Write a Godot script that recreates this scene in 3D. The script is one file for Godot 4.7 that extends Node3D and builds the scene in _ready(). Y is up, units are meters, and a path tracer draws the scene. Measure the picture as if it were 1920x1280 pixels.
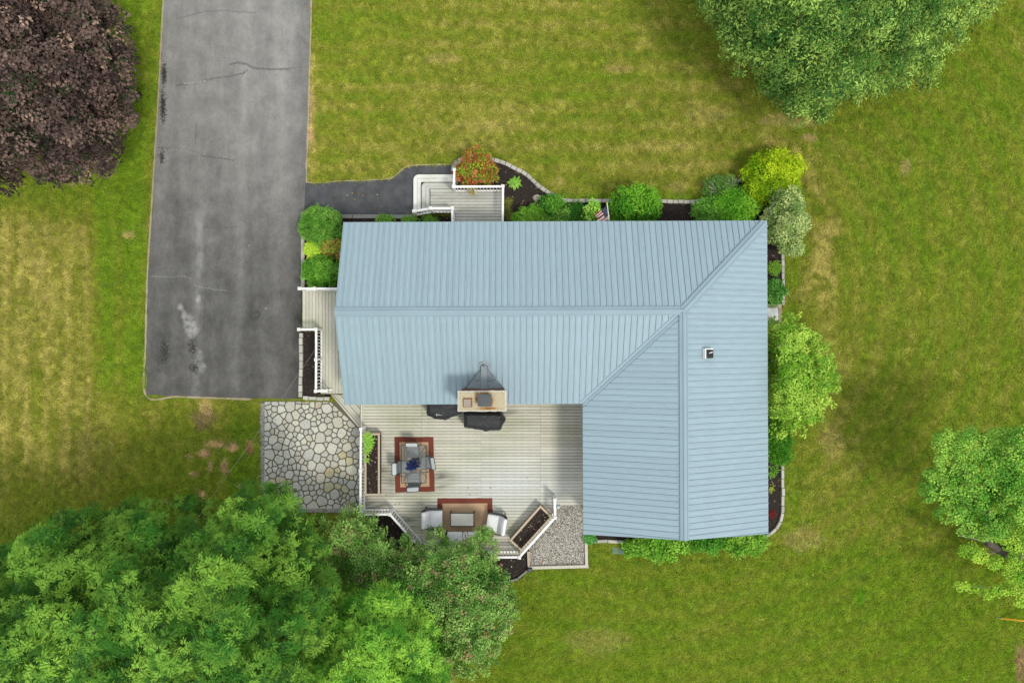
extends Node3D
# A ranch house with a blue metal roof seen from straight above. Plan units: the survey
# grid of the plot is 40 units per metre on the ground; at(u, v, h) gives the point in metres.

const CAM_H := 32.0
const FOC := 1280.0
var rng := RandomNumberGenerator.new()
var names := {}
var O := Vector3.ZERO          # base of the thing being built
var M := {}
var nz := FastNoiseLite.new()   # general purpose noise, coordinates scaled by the caller
var tot_copies := 0

# ------------------------------------------------------------------ helpers
func at(u: float, v: float, h := 0.0) -> Vector3:
	return Vector3((u - 960.0) * (CAM_H - h) / FOC, h, (v - 640.0) * (CAM_H - h) / FOC)

func at2(u: float, v: float, h := 0.0) -> Vector2:
	return Vector2((u - 960.0) * (CAM_H - h) / FOC, (v - 640.0) * (CAM_H - h) / FOC)

func poly(a: Array, h := 0.0) -> PackedVector2Array:
	var r := PackedVector2Array()
	for i in range(0, a.size(), 2):
		r.append(at2(a[i], a[i + 1], h))
	return r

func lin(r: int, g: int, b: int) -> Color:      # an sRGB reading as a linear colour
	return Color(r / 255.0, g / 255.0, b / 255.0).srgb_to_linear()

func numbered(parent: Node, called: String) -> String:
	var k := str(parent.get_instance_id()) + "/" + called
	var n: int = names.get(k, 0)
	names[k] = n + 1
	return called if n == 0 else "%s_%03d" % [called, n]

func thing(called: String, label: String, category: String, pos := Vector3.ZERO, turn := 0.0, group := "") -> Node3D:
	var o := Node3D.new()
	o.name = numbered(self, called)
	add_child(o, true)
	o.position = pos
	o.rotation.y = turn
	tag(o, label, category, group)
	return o

func tag(o: Node, label: String, category: String, group := "") -> void:
	o.set_meta("label", label)
	if category != "":
		o.set_meta("category", category)
	if group != "":
		o.set_meta("group", group)

func copy_thing(src: Node3D, label: String, pos: Vector3, turn := 0.0) -> Node3D:
	var c: Node3D = src.duplicate()
	c.name = numbered(self, str(src.name).rstrip("_0123456789"))
	add_child(c, true)
	c.position = pos
	c.rotation.y = turn
	c.set_meta("label", label)
	return c

func node(called: String, parent: Node) -> Node3D:
	var o := Node3D.new()
	o.name = numbered(parent, called)
	parent.add_child(o, true)
	return o

func put(called: String, mesh: Mesh, m: Material, parent: Node, t := Transform3D()) -> MeshInstance3D:
	var o := MeshInstance3D.new()
	o.mesh = mesh
	o.material_override = m
	o.name = numbered(parent, called)
	parent.add_child(o, true)
	o.transform = t
	return o

func begin(smooth := false) -> SurfaceTool:
	var st := SurfaceTool.new()
	st.begin(Mesh.PRIMITIVE_TRIANGLES)
	st.set_smooth_group(0 if smooth else -1)
	st.set_color(Color.WHITE)
	return st

func done(st: SurfaceTool) -> ArrayMesh:
	st.generate_normals()
	return st.commit()

func obj(called: String, st: SurfaceTool, m: Material, parent: Node) -> MeshInstance3D:
	return put(called, done(st), m, parent)

func struct(called: String, st: SurfaceTool, m: Material, kind := "structure") -> MeshInstance3D:
	var o := put(called, done(st), m, self)
	o.set_meta("kind", kind)
	return o

func tri(st: SurfaceTool, a: Vector3, b: Vector3, c: Vector3, n: Vector3) -> void:
	if (c - a).cross(b - a).dot(n) < 0.0:
		var t := b
		b = c
		c = t
	st.add_vertex(a - O)
	st.add_vertex(b - O)
	st.add_vertex(c - O)

func quad(st: SurfaceTool, a: Vector3, b: Vector3, c: Vector3, d: Vector3, n: Vector3) -> void:
	tri(st, a, b, c, n)
	tri(st, a, c, d, n)

func box(st: SurfaceTool, c: Vector3, s: Vector3, bs := Basis()) -> void:
	var h := s * 0.5
	for ax in 3:
		for sg in [-1.0, 1.0]:
			var n := Vector3.ZERO
			n[ax] = sg
			var u := Vector3.ZERO
			u[(ax + 1) % 3] = h[(ax + 1) % 3]
			var v := Vector3.ZERO
			v[(ax + 2) % 3] = h[(ax + 2) % 3]
			var o := n * h[ax]
			quad(st, c + bs * (o - u - v), c + bs * (o + u - v), c + bs * (o + u + v), c + bs * (o - u + v), bs * n)

# a box with rounded edges
func rbox(st: SurfaceTool, c: Vector3, s: Vector3, r: float, bs := Basis(), seg := 3, puff := 0.0) -> void:
	var h := s * 0.5
	var inner := h - Vector3.ONE * r
	for ax in 3:
		for sg in [-1.0, 1.0]:
			var a1 := (ax + 1) % 3
			var a2 := (ax + 2) % 3
			var g := []
			var ts := []
			for i in seg + 1:
				ts.append(-1.0 + 2.0 * i / seg)
			var full := []
			for t in [-1.0, -0.55, 0.55, 1.0]:
				full.append(t)
			if seg > 3:
				full = [-1.0, -0.8, -0.4, 0.0, 0.4, 0.8, 1.0]
			for i in full.size():
				var row := []
				for j in full.size():
					var p := Vector3.ZERO
					p[ax] = sg * h[ax]
					p[a1] = full[i] * h[a1]
					p[a2] = full[j] * h[a2]
					var q := p.clamp(-inner, inner)
					var d := p - q
					p = q + d.normalized() * r if d.length() > 1e-6 else p
					if puff > 0.0 and ax == 1:
						p.y += sg * puff * (1.0 - full[i] * full[i]) * (1.0 - full[j] * full[j])
					row.append(c + bs * p)
				g.append(row)
			var n := Vector3.ZERO
			n[ax] = sg
			for i in full.size() - 1:
				for j in full.size() - 1:
					quad(st, g[i][j], g[i + 1][j], g[i + 1][j + 1], g[i][j + 1], bs * n)

func tube(st: SurfaceTool, pts: Array, radii: Array, sides := 6, caps := true) -> void:
	var rings := []
	for i in pts.size():
		var p: Vector3 = pts[i]
		var d: Vector3 = (pts[min(i + 1, pts.size() - 1)] - pts[max(i - 1, 0)]).normalized()
		var u := d.cross(Vector3.UP if absf(d.y) < 0.9 else Vector3.RIGHT).normalized()
		var v := d.cross(u)
		var r: float = radii[i] if i < radii.size() else radii[-1]
		var ring := []
		for k in sides:
			var a := TAU * k / sides
			ring.append(p + (u * cos(a) + v * sin(a)) * r)
		rings.append(ring)
	for i in pts.size() - 1:
		for k in sides:
			var k2 := (k + 1) % sides
			var n: Vector3 = rings[i][k] + rings[i][k2] - pts[i] * 2.0
			quad(st, rings[i][k], rings[i][k2], rings[i + 1][k2], rings[i + 1][k], n)
	if caps:
		for e in [0, pts.size() - 1]:
			var n: Vector3 = pts[e] - pts[1 if e == 0 else e - 1]
			for k in range(1, sides - 1):
				tri(st, rings[e][0], rings[e][k], rings[e][k + 1], n)

func ccw(p: PackedVector2Array) -> PackedVector2Array:
	if Geometry2D.is_polygon_clockwise(p):
		p.reverse()
	return p

# a flat polygon sheet
func sheet(st: SurfaceTool, p: PackedVector2Array, y: float) -> void:
	var t := Geometry2D.triangulate_polygon(p)
	for i in range(0, t.size(), 3):
		tri(st, Vector3(p[t[i]].x, y, p[t[i]].y), Vector3(p[t[i + 1]].x, y, p[t[i + 1]].y), Vector3(p[t[i + 2]].x, y, p[t[i + 2]].y), Vector3.UP)

# polygon in plan, lifted by a plane (nx*x + nz*z + c), given a vertical thickness
func slab(st: SurfaceTool, p: PackedVector2Array, pl: Vector3, lift: float, thick: float, bottom := true) -> void:
	var t := Geometry2D.triangulate_polygon(p)
	if t.is_empty():
		return
	var top := []
	var bot := []
	var mid := Vector2.ZERO
	for q in p:
		var y := pl.x * q.x + pl.y * q.y + pl.z + lift
		top.append(Vector3(q.x, y, q.y))
		bot.append(Vector3(q.x, y - thick, q.y))
	for i in range(0, t.size(), 3):
		tri(st, top[t[i]], top[t[i + 1]], top[t[i + 2]], Vector3.UP)
		if bottom:
			tri(st, bot[t[i]], bot[t[i + 1]], bot[t[i + 2]], Vector3.DOWN)
	var cw := Geometry2D.is_polygon_clockwise(p)
	for i in p.size():
		var j := (i + 1) % p.size()
		var d := p[j] - p[i]
		var n := Vector3(d.y, 0, -d.x)
		if cw:
			n = -n
		quad(st, top[i], top[j], bot[j], bot[i], n)

func prism(st: SurfaceTool, p: PackedVector2Array, y0: float, y1: float, bottom := true) -> void:
	slab(st, p, Vector3(0, 0, y1), 0.0, y1 - y0, bottom)

# slab whose top edge is chamfered inward
func stone_prism(st: SurfaceTool, p: PackedVector2Array, y0: float, y1: float, ch: float) -> void:
	var ins := PackedVector2Array()
	var c := Vector2.ZERO
	for q in p:
		c += q
	c /= p.size()
	for q in p:
		ins.append(q + (c - q).normalized() * ch)
	for i in p.size():
		var j := (i + 1) % p.size()
		var n := (p[i] + p[j]) * 0.5 - c
		var n3 := Vector3(n.x, 0.3, n.y)
		quad(st, Vector3(p[i].x, y0, p[i].y), Vector3(p[j].x, y0, p[j].y), Vector3(p[j].x, y1 - ch * 0.6, p[j].y), Vector3(p[i].x, y1 - ch * 0.6, p[i].y), n3)
		quad(st, Vector3(p[i].x, y1 - ch * 0.6, p[i].y), Vector3(p[j].x, y1 - ch * 0.6, p[j].y), Vector3(ins[j].x, y1, ins[j].y), Vector3(ins[i].x, y1, ins[i].y), n3)
		tri(st, Vector3(ins[i].x, y1, ins[i].y), Vector3(ins[j].x, y1, ins[j].y), Vector3(c.x, y1 + 0.004, c.y), Vector3.UP)

func n2(x: float, z: float) -> float:
	return nz.get_noise_2d(x * 100.0, z * 100.0)

func mat(c: Color, rough := 0.8, tex: Texture2D = null, scale := Vector3.ONE, vertex := false) -> StandardMaterial3D:
	var m := StandardMaterial3D.new()
	m.albedo_color = c.linear_to_srgb()
	m.roughness = rough
	m.metallic_specular = 0.4
	m.vertex_color_use_as_albedo = vertex
	if tex != null:
		m.albedo_texture = tex
		m.uv1_triplanar = true
		m.uv1_world_triplanar = true
		m.uv1_scale = scale
	return m

# seamless grey noise between two brightnesses (sRGB values 0..1)
func grain(sz: int, sd: int, freq: float, lo: float, hi: float, oct := 4, power := 1.0, sy := 0) -> ImageTexture:
	var f := FastNoiseLite.new()
	f.seed = sd
	f.noise_type = FastNoiseLite.TYPE_SIMPLEX_SMOOTH
	f.frequency = freq
	f.fractal_octaves = oct
	f.fractal_gain = 0.6
	var im := f.get_seamless_image(sz, sz if sy == 0 else sy)
	im.convert(Image.FORMAT_L8)
	var d := im.get_data()
	var lut := PackedByteArray()
	for i in 256:
		lut.append(int(255.0 * clampf(lerpf(lo, hi, pow(i / 255.0, power)), 0, 1)))
	for i in d.size():
		d[i] = lut[d[i]]
	var r := Image.create_from_data(im.get_width(), im.get_height(), false, Image.FORMAT_L8, d)
	r.convert(Image.FORMAT_RGB8)
	return ImageTexture.create_from_image(r)

func bump(sz: int, sd: int, freq: float, strength: float, oct := 4) -> ImageTexture:
	var f := FastNoiseLite.new()
	f.seed = sd
	f.frequency = freq
	f.fractal_octaves = oct
	var im := f.get_seamless_image(sz, sz)
	im.convert(Image.FORMAT_RGBA8)
	im.bump_map_to_normal_map(strength)
	return ImageTexture.create_from_image(im)

# ------------------------------------------------------------------ foliage
# a small twig of leaves; every leaf is a folded blade of a few triangles
func twig(sd: int, n: int, R: float, ll: float, lw: float, up := 0.4, droop := 0.25) -> ArrayMesh:
	var r := RandomNumberGenerator.new()
	r.seed = sd
	var st := begin()
	for i in n:
		var a := r.randf() * TAU
		var d := Vector3(cos(a), r.randf_range(-0.2, 0.9), sin(a)).normalized()
		var p := Vector3(cos(a), 0, sin(a)) * R * sqrt(r.randf()) + Vector3.UP * R * r.randf_range(-0.5, 0.6)
		var out := (Vector3(cos(a + r.randf_range(-0.9, 0.9)), up * r.randf_range(-0.6, 1.2), sin(a + r.randf_range(-0.9, 0.9)))).normalized()
		blade(st, p, out, ll * r.randf_range(0.7, 1.25), lw * r.randf_range(0.75, 1.2), droop, r.randf_range(-0.5, 0.5))
	return done(st)

func blade(st: SurfaceTool, p: Vector3, d: Vector3, l: float, w: float, droop: float, roll: float) -> void:
	var side := d.cross(Vector3.UP)
	side = side.normalized() if side.length() > 0.01 else Vector3.RIGHT
	side = side.rotated(d, roll)
	var nn := side.cross(d).normalized()
	var m := p + d * l * 0.45 - nn * w * 0.12
	var tip := p + d * l - Vector3.UP * l * droop
	var le := p + d * l * 0.42 + side * w * 0.5 + nn * w * 0.1
	var re := p + d * l * 0.42 - side * w * 0.5 + nn * w * 0.1
	tri(st, p, le, m, nn)
	tri(st, le, tip, m, nn)
	tri(st, p, m, re, nn)
	tri(st, re, m, tip, nn)

# a whorl of long leaves round a shoot tip
func whorl(sd: int, n: int, ll: float, lw: float) -> ArrayMesh:
	var r := RandomNumberGenerator.new()
	r.seed = sd
	var st := begin()
	for i in n:
		var a := TAU * (i + r.randf_range(-0.3, 0.3)) / n
		var d := Vector3(cos(a), r.randf_range(-0.15, 0.85), sin(a)).normalized()
		blade(st, d * 0.02 - Vector3.UP * r.randf() * 0.05, d, ll * r.randf_range(0.65, 1.2), lw * r.randf_range(0.8, 1.15), 0.18, r.randf_range(-0.4, 0.4))
	return done(st)

# feathered leaves: leaflets in pairs along stalks that spread from one point
func feather(sd: int, stalks: int, L: float, pairs: int, ll: float, lw: float) -> ArrayMesh:
	var r := RandomNumberGenerator.new()
	r.seed = sd
	var st := begin()
	for s in stalks:
		var a := TAU * (s + r.randf_range(-0.3, 0.3)) / stalks
		var rise := r.randf_range(0.15, 0.75)
		var d := Vector3(cos(a), rise, sin(a)).normalized()
		var sd2 := d.cross(Vector3.UP).normalized()
		for k in pairs:
			var t := 0.25 + 0.75 * k / float(pairs)
			var p := d * L * t - Vector3.UP * L * 0.35 * t * t
			for sg in [-1.0, 1.0]:
				var o: Vector3 = (sd2 * sg * 0.9 + d * 0.75 - Vector3.UP * r.randf_range(0.05, 0.4)).normalized()
				blade(st, p, o, ll * r.randf_range(0.8, 1.15), lw, 0.12, r.randf_range(-0.4, 0.4))
		blade(st, d * L - Vector3.UP * L * 0.35, (d - Vector3.UP * 0.5).normalized(), ll, lw, 0.1, 0.0)
	return done(st)

# long blades arching from a centre (hosta, ferns, day lilies)
func rosette(sd: int, n: int, L: float, w: float) -> ArrayMesh:
	var r := RandomNumberGenerator.new()
	r.seed = sd
	var st := begin()
	for i in n:
		var a := i * 2.39996 + r.randf_range(-0.3, 0.3)
		var e := r.randf_range(0.25, 1.1)
		var d := Vector3(cos(a) * cos(e), sin(e), sin(a) * cos(e))
		var fl := Vector3(cos(a), -0.25, sin(a)).normalized()
		var s := Vector3(-sin(a), 0, cos(a))
		var l := L * r.randf_range(0.7, 1.1)
		var p0 := Vector3.ZERO
		var p1 := d * l * 0.5
		var p2 := p1 + fl * l * 0.5
		var u := d.cross(s)
		tri(st, p0, p1 + s * w * 0.5, p1 - Vector3.UP * w * 0.12, Vector3.UP)
		tri(st, p0, p1 - s * w * 0.5, p1 - Vector3.UP * w * 0.12, Vector3.UP)
		tri(st, p2, p1 + s * w * 0.5, p1 - Vector3.UP * w * 0.12, Vector3.UP)
		tri(st, p2, p1 - s * w * 0.5, p1 - Vector3.UP * w * 0.12, Vector3.UP)
	return done(st)

func scatter(called: String, mesh: Mesh, m: Material, parent: Node, tr: Array, cols: PackedColorArray, stuff := false) -> MultiMeshInstance3D:
	var mm := MultiMesh.new()
	mm.transform_format = MultiMesh.TRANSFORM_3D
	mm.use_colors = true
	mm.mesh = mesh
	mm.instance_count = tr.size()
	for i in tr.size():
		mm.set_instance_transform(i, tr[i])
		mm.set_instance_color(i, cols[i])
	var o := MultiMeshInstance3D.new()
	o.multimesh = mm
	o.material_override = m
	o.name = numbered(parent, called)
	parent.add_child(o, true)
	if stuff:
		o.set_meta("kind", "stuff")
	tot_copies += tr.size()
	return o

# twigs spread over the shells of many lumps
func leafage(parent: Node, called: String, mesh: Mesh, lumps: Array, count: int, s0: float, s1: float, cols: Array, m: Material, clip = null, up_bias := 0.5, low := -0.3) -> void:
	var tr := []
	var cc := PackedColorArray()
	var acc := [0.0]
	for l in lumps:
		acc.append(acc[-1] + l.r.x * l.r.z + l.r.y * l.r.x)
	var tries := 0
	while tr.size() < count and tries < count * 6:
		tries += 1
		var w := rng.randf() * float(acc[-1])
		var k := 0
		var hi := acc.size() - 1
		while hi - k > 1:
			var md := (k + hi) / 2
			if float(acc[md]) <= w:
				k = md
			else:
				hi = md
		var l: Dictionary = lumps[k]
		var a := rng.randf() * TAU
		var y := rng.randf_range(low, 1.0)
		var d := Vector3(cos(a) * sqrt(maxf(0, 1 - y * y)), y, sin(a) * sqrt(maxf(0, 1 - y * y)))
		var p: Vector3 = l.c + d * l.r * (1.0 - 0.35 * rng.randf() * rng.randf())
		p += Vector3(rng.randfn(), rng.randfn(), rng.randfn()) * 0.03
		if clip != null and not clip.call(p):
			continue
		var nrm: Vector3 = (d / l.r * l.r.x).normalized().lerp(Vector3.UP, up_bias * rng.randf()).normalized()
		nrm = (nrm + Vector3(rng.randfn(), rng.randfn(), rng.randfn()) * 0.25).normalized()
		var x: Vector3 = nrm.cross(Vector3(rng.randfn(), rng.randfn(), rng.randfn())).normalized()
		var b := Basis(x, nrm, x.cross(nrm)).scaled(Vector3.ONE * rng.randf_range(s0, s1))
		tr.append(Transform3D(b, p - O))
		var mixv := clampf(0.5 + 0.9 * n2(p.x * 0.55 + p.y, p.z * 0.55) + rng.randf_range(-0.4, 0.4) + l.get("t", 0.0), 0.0, 1.0)
		var c: Color = cols[0].lerp(cols[1], mixv)
		if cols.size() > 2 and rng.randf() < (0.14 if cols.size() < 6 else 0.5):
			c = cols[2 + rng.randi() % (cols.size() - 2)]
		c = c * rng.randf_range(0.82, 1.15)
		cc.append(Color(c.r, c.g, c.b, 1.0))
	scatter(called, mesh, m, parent, tr, cc, true)

# a crown as an uneven set of lumps over an ellipsoid
func crown_lumps(c: Vector3, r: Vector3, n: int, lr0: float, lr1: float, low := -0.1, flat := 0.75) -> Array:
	var out := []
	for i in n:
		var y := lerpf(low, 1.0, (i + 0.5) / n)
		var a := i * 2.39996 + rng.randf_range(-0.35, 0.35)
		var q := sqrt(maxf(0.0, 1 - y * y))
		var d := Vector3(cos(a) * q, y, sin(a) * q)
		var k := rng.randf_range(lr0, lr1)
		var p := c + d * (r - Vector3.ONE * k * 0.55) * rng.randf_range(0.82, 1.04)
		out.append({"c": p, "r": Vector3(k, k * flat, k), "t": rng.randf_range(-0.28, 0.28)})
	return out

func limbs(parent: Node, base: Vector3, top: Vector3, r0: float, lumps: Array, m: Material, every := 3, called := "trunk") -> void:
	var st := begin(true)
	var mid := base.lerp(top, 0.5) + Vector3(rng.randf_range(-0.1, 0.1), 0, rng.randf_range(-0.1, 0.1))
	tube(st, [base - Vector3.UP * 0.1, base + Vector3.UP * 0.15, mid, top], [r0 * 1.5, r0, r0 * 0.75, r0 * 0.35], 9)
	obj(called, st, m, parent)
	var s2 := begin(true)
	for i in range(0, lumps.size(), every):
		if lumps[i].r.x < 0.22:
			continue
		var e: Vector3 = lumps[i].c - Vector3.UP * lumps[i].r.y * 0.6
		var s := base.lerp(top, clampf(rng.randf_range(0.35, 0.85), 0, 1))
		if s.y > e.y:
			s.y = lerpf(base.y, e.y, 0.6)
		var mm := s.lerp(e, 0.55) + Vector3.UP * 0.12 * s.distance_to(e) * 0.5
		tube(s2, [s, mm, e], [r0 * 0.33, r0 * 0.2, r0 * 0.07], 6)
	obj("limb", s2, m, parent)

# ------------------------------------------------------------------ railings
func railing(parent: Node, pts: Array, hgt: float, posts: Array, pitch := 0.145) -> void:
	var rl := node("railing", parent)
	var post := begin()
	O = Vector3.ZERO
	box(post, Vector3(0, hgt * 0.5 + 0.03, 0), Vector3(0.1, hgt + 0.06, 0.1))
	box(post, Vector3(0, hgt + 0.075, 0), Vector3(0.14, 0.03, 0.14))
	tri(post, Vector3(-0.06, hgt + 0.09, -0.06), Vector3(0.06, hgt + 0.09, -0.06), Vector3(0, hgt + 0.13, 0), Vector3(0, 1, -1))
	tri(post, Vector3(-0.06, hgt + 0.09, 0.06), Vector3(0.06, hgt + 0.09, 0.06), Vector3(0, hgt + 0.13, 0), Vector3(0, 1, 1))
	tri(post, Vector3(-0.06, hgt + 0.09, -0.06), Vector3(-0.06, hgt + 0.09, 0.06), Vector3(0, hgt + 0.13, 0), Vector3(-1, 1, 0))
	tri(post, Vector3(0.06, hgt + 0.09, -0.06), Vector3(0.06, hgt + 0.09, 0.06), Vector3(0, hgt + 0.13, 0), Vector3(1, 1, 0))
	var pm := done(post)
	var bal := begin()
	box(bal, Vector3(0, hgt * 0.5 + 0.03, 0), Vector3(0.035, hgt - 0.14, 0.035))
	var bm := done(bal)
	for i in pts.size():
		if posts[i]:
			put("post", pm, M.white, rl, Transform3D(Basis(), pts[i] - parent.position))
	for i in pts.size() - 1:
		var a: Vector3 = pts[i] - parent.position
		var b: Vector3 = pts[i + 1] - parent.position
		var d := b - a
		var ln := d.length()
		var bs := Basis(d / ln, Vector3.UP, (d / ln).cross(Vector3.UP).normalized())
		bs.y = bs.z.cross(bs.x)
		var st := begin()
		box(st, (a + b) * 0.5 + Vector3.UP * (hgt + 0.012), Vector3(ln - 0.1, 0.045, 0.095), bs)
		obj("top_rail", st, M.white, rl)
		st = begin()
		box(st, (a + b) * 0.5 + Vector3.UP * 0.085, Vector3(ln - 0.1, 0.045, 0.07), bs)
		obj("bottom_rail", st, M.white, rl)
		var flat := Vector2(d.x, d.z).length()
		var n := int(flat / pitch)
		for k in range(1, n):
			var p := a.lerp(b, k / float(n))
			put("baluster", bm, M.white, rl, Transform3D(Basis(Vector3.UP, atan2(-d.z, d.x)), p))

# ------------------------------------------------------------------ boards
func deck_tone(x: float, z: float, tone: float) -> Color:
	var u := x * 40.76 + 960.0
	var v := z * 40.76 + 640.0
	var c := lin(207, 205, 191).lerp(lin(188, 190, 166), clampf(0.35 + n2(x * 0.35, z * 0.5) * 1.2, 0, 1))
	if z < -4.0:
		c = lin(203, 204, 198).lerp(lin(180, 182, 168), clampf(0.3 + n2(x * 0.6, z * 4.0) * 1.4, 0, 1))
		if x < -4.2 - 0.0:
			c = c.lerp(lin(214, 215, 212), 0.5)
	var bleached := clampf(1.0 - Vector2((u - 960) / 170.0, (v - 910) / 80.0).length(), 0, 1)
	c = c.lerp(lin(208, 212, 210), bleached)
	var wet := 0.0
	for s in [[722, 900, 28, 45], [826, 900, 30, 22], [700, 952, 60, 14], [770, 975, 40, 22], [1000, 1000, 40, 40], [935, 770, 40, 12]]:
		wet = maxf(wet, 1.0 - Vector2((u - s[0]) / s[2], (v - s[1]) / s[3]).length())
	wet = clampf(wet * 1.6, 0, 1) * clampf(0.45 + 2.2 * n2(x * 0.8, z * 7.0), 0, 1)
	c = c.lerp(lin(104, 106, 94), wet * 0.85)
	return c * tone

func board(called: String, p: PackedVector2Array, y: float, parent: Node, m: Material, along_x: bool, tone: float, thick := 0.035) -> void:
	# cut the board into short lengths so that weathering can vary along it
	var bb := Rect2(p[0], Vector2.ZERO)
	for q in p:
		bb = bb.expand(q)
	var L := bb.size.x if along_x else bb.size.y
	var n := maxi(1, int(L / 0.42))
	var st := begin()
	var any := false
	for i in n:
		var r := PackedVector2Array()
		var t0 := float(i) / n
		var t1 := float(i + 1) / n
		var a := bb.position
		var b := bb.end
		if along_x:
			r = PackedVector2Array([Vector2(lerpf(a.x, b.x, t0), a.y), Vector2(lerpf(a.x, b.x, t1), a.y), Vector2(lerpf(a.x, b.x, t1), b.y), Vector2(lerpf(a.x, b.x, t0), b.y)])
		else:
			r = PackedVector2Array([Vector2(a.x, lerpf(a.y, b.y, t0)), Vector2(b.x, lerpf(a.y, b.y, t0)), Vector2(b.x, lerpf(a.y, b.y, t1)), Vector2(a.x, lerpf(a.y, b.y, t1))])
		for piece in Geometry2D.intersect_polygons(r, p):
			var t := Geometry2D.triangulate_polygon(piece)
			for k in range(0, t.size(), 3):
				var va := Vector3(piece[t[k]].x, y, piece[t[k]].y)
				var vb := Vector3(piece[t[k + 1]].x, y, piece[t[k + 1]].y)
				var vc := Vector3(piece[t[k + 2]].x, y, piece[t[k + 2]].y)
				var vs := [va, vb, vc] if (vc - va).cross(vb - va).y > 0.0 else [va, vc, vb]
				for q in vs:
					st.set_color(deck_tone(q.x, q.z, tone))
					st.add_vertex(q - O)
				any = true
	if not any:
		return
	st.set_color(deck_tone(bb.get_center().x, bb.get_center().y, tone) * 0.9)
	var cw := Geometry2D.is_polygon_clockwise(p)
	for i in p.size():
		var j := (i + 1) % p.size()
		var d := p[j] - p[i]
		var nn := Vector3(d.y, 0, -d.x) * (-1.0 if cw else 1.0)
		quad(st, Vector3(p[i].x, y, p[i].y), Vector3(p[j].x, y, p[j].y), Vector3(p[j].x, y - thick, p[j].y), Vector3(p[i].x, y - thick, p[i].y), nn)
	obj(called, st, m, parent)

func rect(x0: float, z0: float, x1: float, z1: float) -> PackedVector2Array:
	return PackedVector2Array([Vector2(x0, z0), Vector2(x1, z0), Vector2(x1, z1), Vector2(x0, z1)])

# ------------------------------------------------------------------ colours of the lawn
var spots := []
func bump1(x: float, a: float, b: float, soft: float) -> float:
	return smoothstep(a - soft, a + soft, x) * (1.0 - smoothstep(b - soft, b + soft, x))

func lawn_color(x: float, z: float) -> Color:
	var u := x * 40.0 + 960.0
	var v := z * 40.0 + 640.0
	var lush := lin(106, 135, 32)
	var mid := lin(127, 133, 46)
	var dry := lin(166, 156, 84)
	var fine := n2(x * 1.7, z * 1.7)
	var med := n2(x * 0.5 + 40.0, z * 0.5)
	var big := n2(x * 0.13 - 70.0, z * 0.13)
	var d := 0.38 + 0.16 * big + 0.17 * med + 0.24 * fine + 0.24 * n2(x * 4.0 + 9.0, z * 4.0)
	var lane_v := n2(x * 2.2, z * 0.12 + 30.0)
	var lane_h := n2(x * 0.10 + 90.0, z * 1.1)
	var uj := u + 45.0 * med + 30.0 * fine
	var left := bump1(uj, -400, 180, 25) * bump1(v, 400, 900, 50)
	d += left * (0.26 + 0.32 * lane_v + 0.08 * sin(u * 0.17 + med))
	d += bump1(u, 0, 185, 30) * bump1(v, 400, 560, 40) * 0.1
	var strip := bump1(u + 22.0 * med + 16.0 * fine, 176, 300, 16) * bump1(v, -200, 740, 30)
	d -= strip * (0.30 - 0.2 * lane_v + 0.12 * sin(u * 0.11 - 1.0))
	d += bump1(u, 100, 215, 40) * bump1(v, 720, 960, 60) * 0.12
	var topmid := bump1(u, 580, 1400, 30) * bump1(v, -100, 400, 20)
	d += topmid * (0.05 + 0.22 * lane_h + 0.13 * sin(v * 0.165 + med))
	d += bump1(u, 600, 1330, 60) * bump1(v, 190, 350, 40) * 0.10
	d += bump1(u, 575, 592, 5) * bump1(v, 90, 335, 20) * 0.35
	d -= bump1(u, 590, 800, 40) * bump1(v, -50, 60, 40) * 0.15
	var arc := absf(Vector2((u - 1380.0), (v - 420.0)).length() - 172.0)
	d += exp(-arc * arc / 300.0) * bump1(u, 1430, 1600, 20) * (0.36 + 0.5 * med)
	d += exp(-pow((u - 1545.0) / 26.0, 2.0)) * bump1(v, 420, 580, 30) * (0.38 + 0.5 * fine)
	d += exp(-pow((u - 1560.0 - (v - 800.0) * 0.1) / 60.0, 2.0)) * bump1(v, 560, 1000, 60) * 0.16
	var ring := Vector2((u - 1180.0) * 0.8, v - 560.0).length()
	var lane_r := sin(ring * 0.15 + med * 1.5) * (bump1(u, 1480, 2300, 60) + bump1(v, 1060, 1500, 40) * bump1(u, 900, 1480, 60)) * 0.13
	d += lane_r
	d -= bump1(u, 1600, 2400, 60) * 0.08
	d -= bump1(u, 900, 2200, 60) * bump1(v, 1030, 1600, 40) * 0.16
	d -= bump1(u, 60, 480, 60) * bump1(v, 900, 1040, 30) * 0.16
	d -= bump1(u, -100, 260, 20) * bump1(v, 300, 400, 30) * 0.15
	d -= bump1(u, 430, 480, 8) * bump1(v, 760, 960, 20) * 0.30
	d -= bump1(v, 355, 378, 8) * bump1(u, 1050, 1310, 20) * 0.26
	d -= bump1(u, 1470, 1500, 9) * bump1(v, 420, 1010, 20) * 0.20
	d += bump1(u, 280, 480, 30) * bump1(v, 742, 800, 12) * 0.12
	d = clampf(d, 0.0, 1.0)
	var c := lush.lerp(mid, d * 2.0) if d < 0.5 else mid.lerp(dry, d * 2.0 - 1.0)
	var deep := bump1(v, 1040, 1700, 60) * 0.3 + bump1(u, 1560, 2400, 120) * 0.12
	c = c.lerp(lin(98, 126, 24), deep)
	for s in spots:
		var k := Vector2((u - s[0]) / s[2], (v - s[1]) / s[3]).length() + fine * 0.5
		if k < 1.0:
			c = c.lerp(s[4], clampf((1.0 - k) * 2.6, 0, s[5]))
	return c * 1.08 * (1.0 + 0.24 * fine + 0.08 * med + 0.34 * n2(x * 5.0, z * 5.0))

var keep_out := []
func on_lawn(p: Vector2) -> bool:
	for k in keep_out:
		if k[0].has_point(p) and Geometry2D.is_point_in_polygon(p, k[1]):
			return false
	return true

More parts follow.
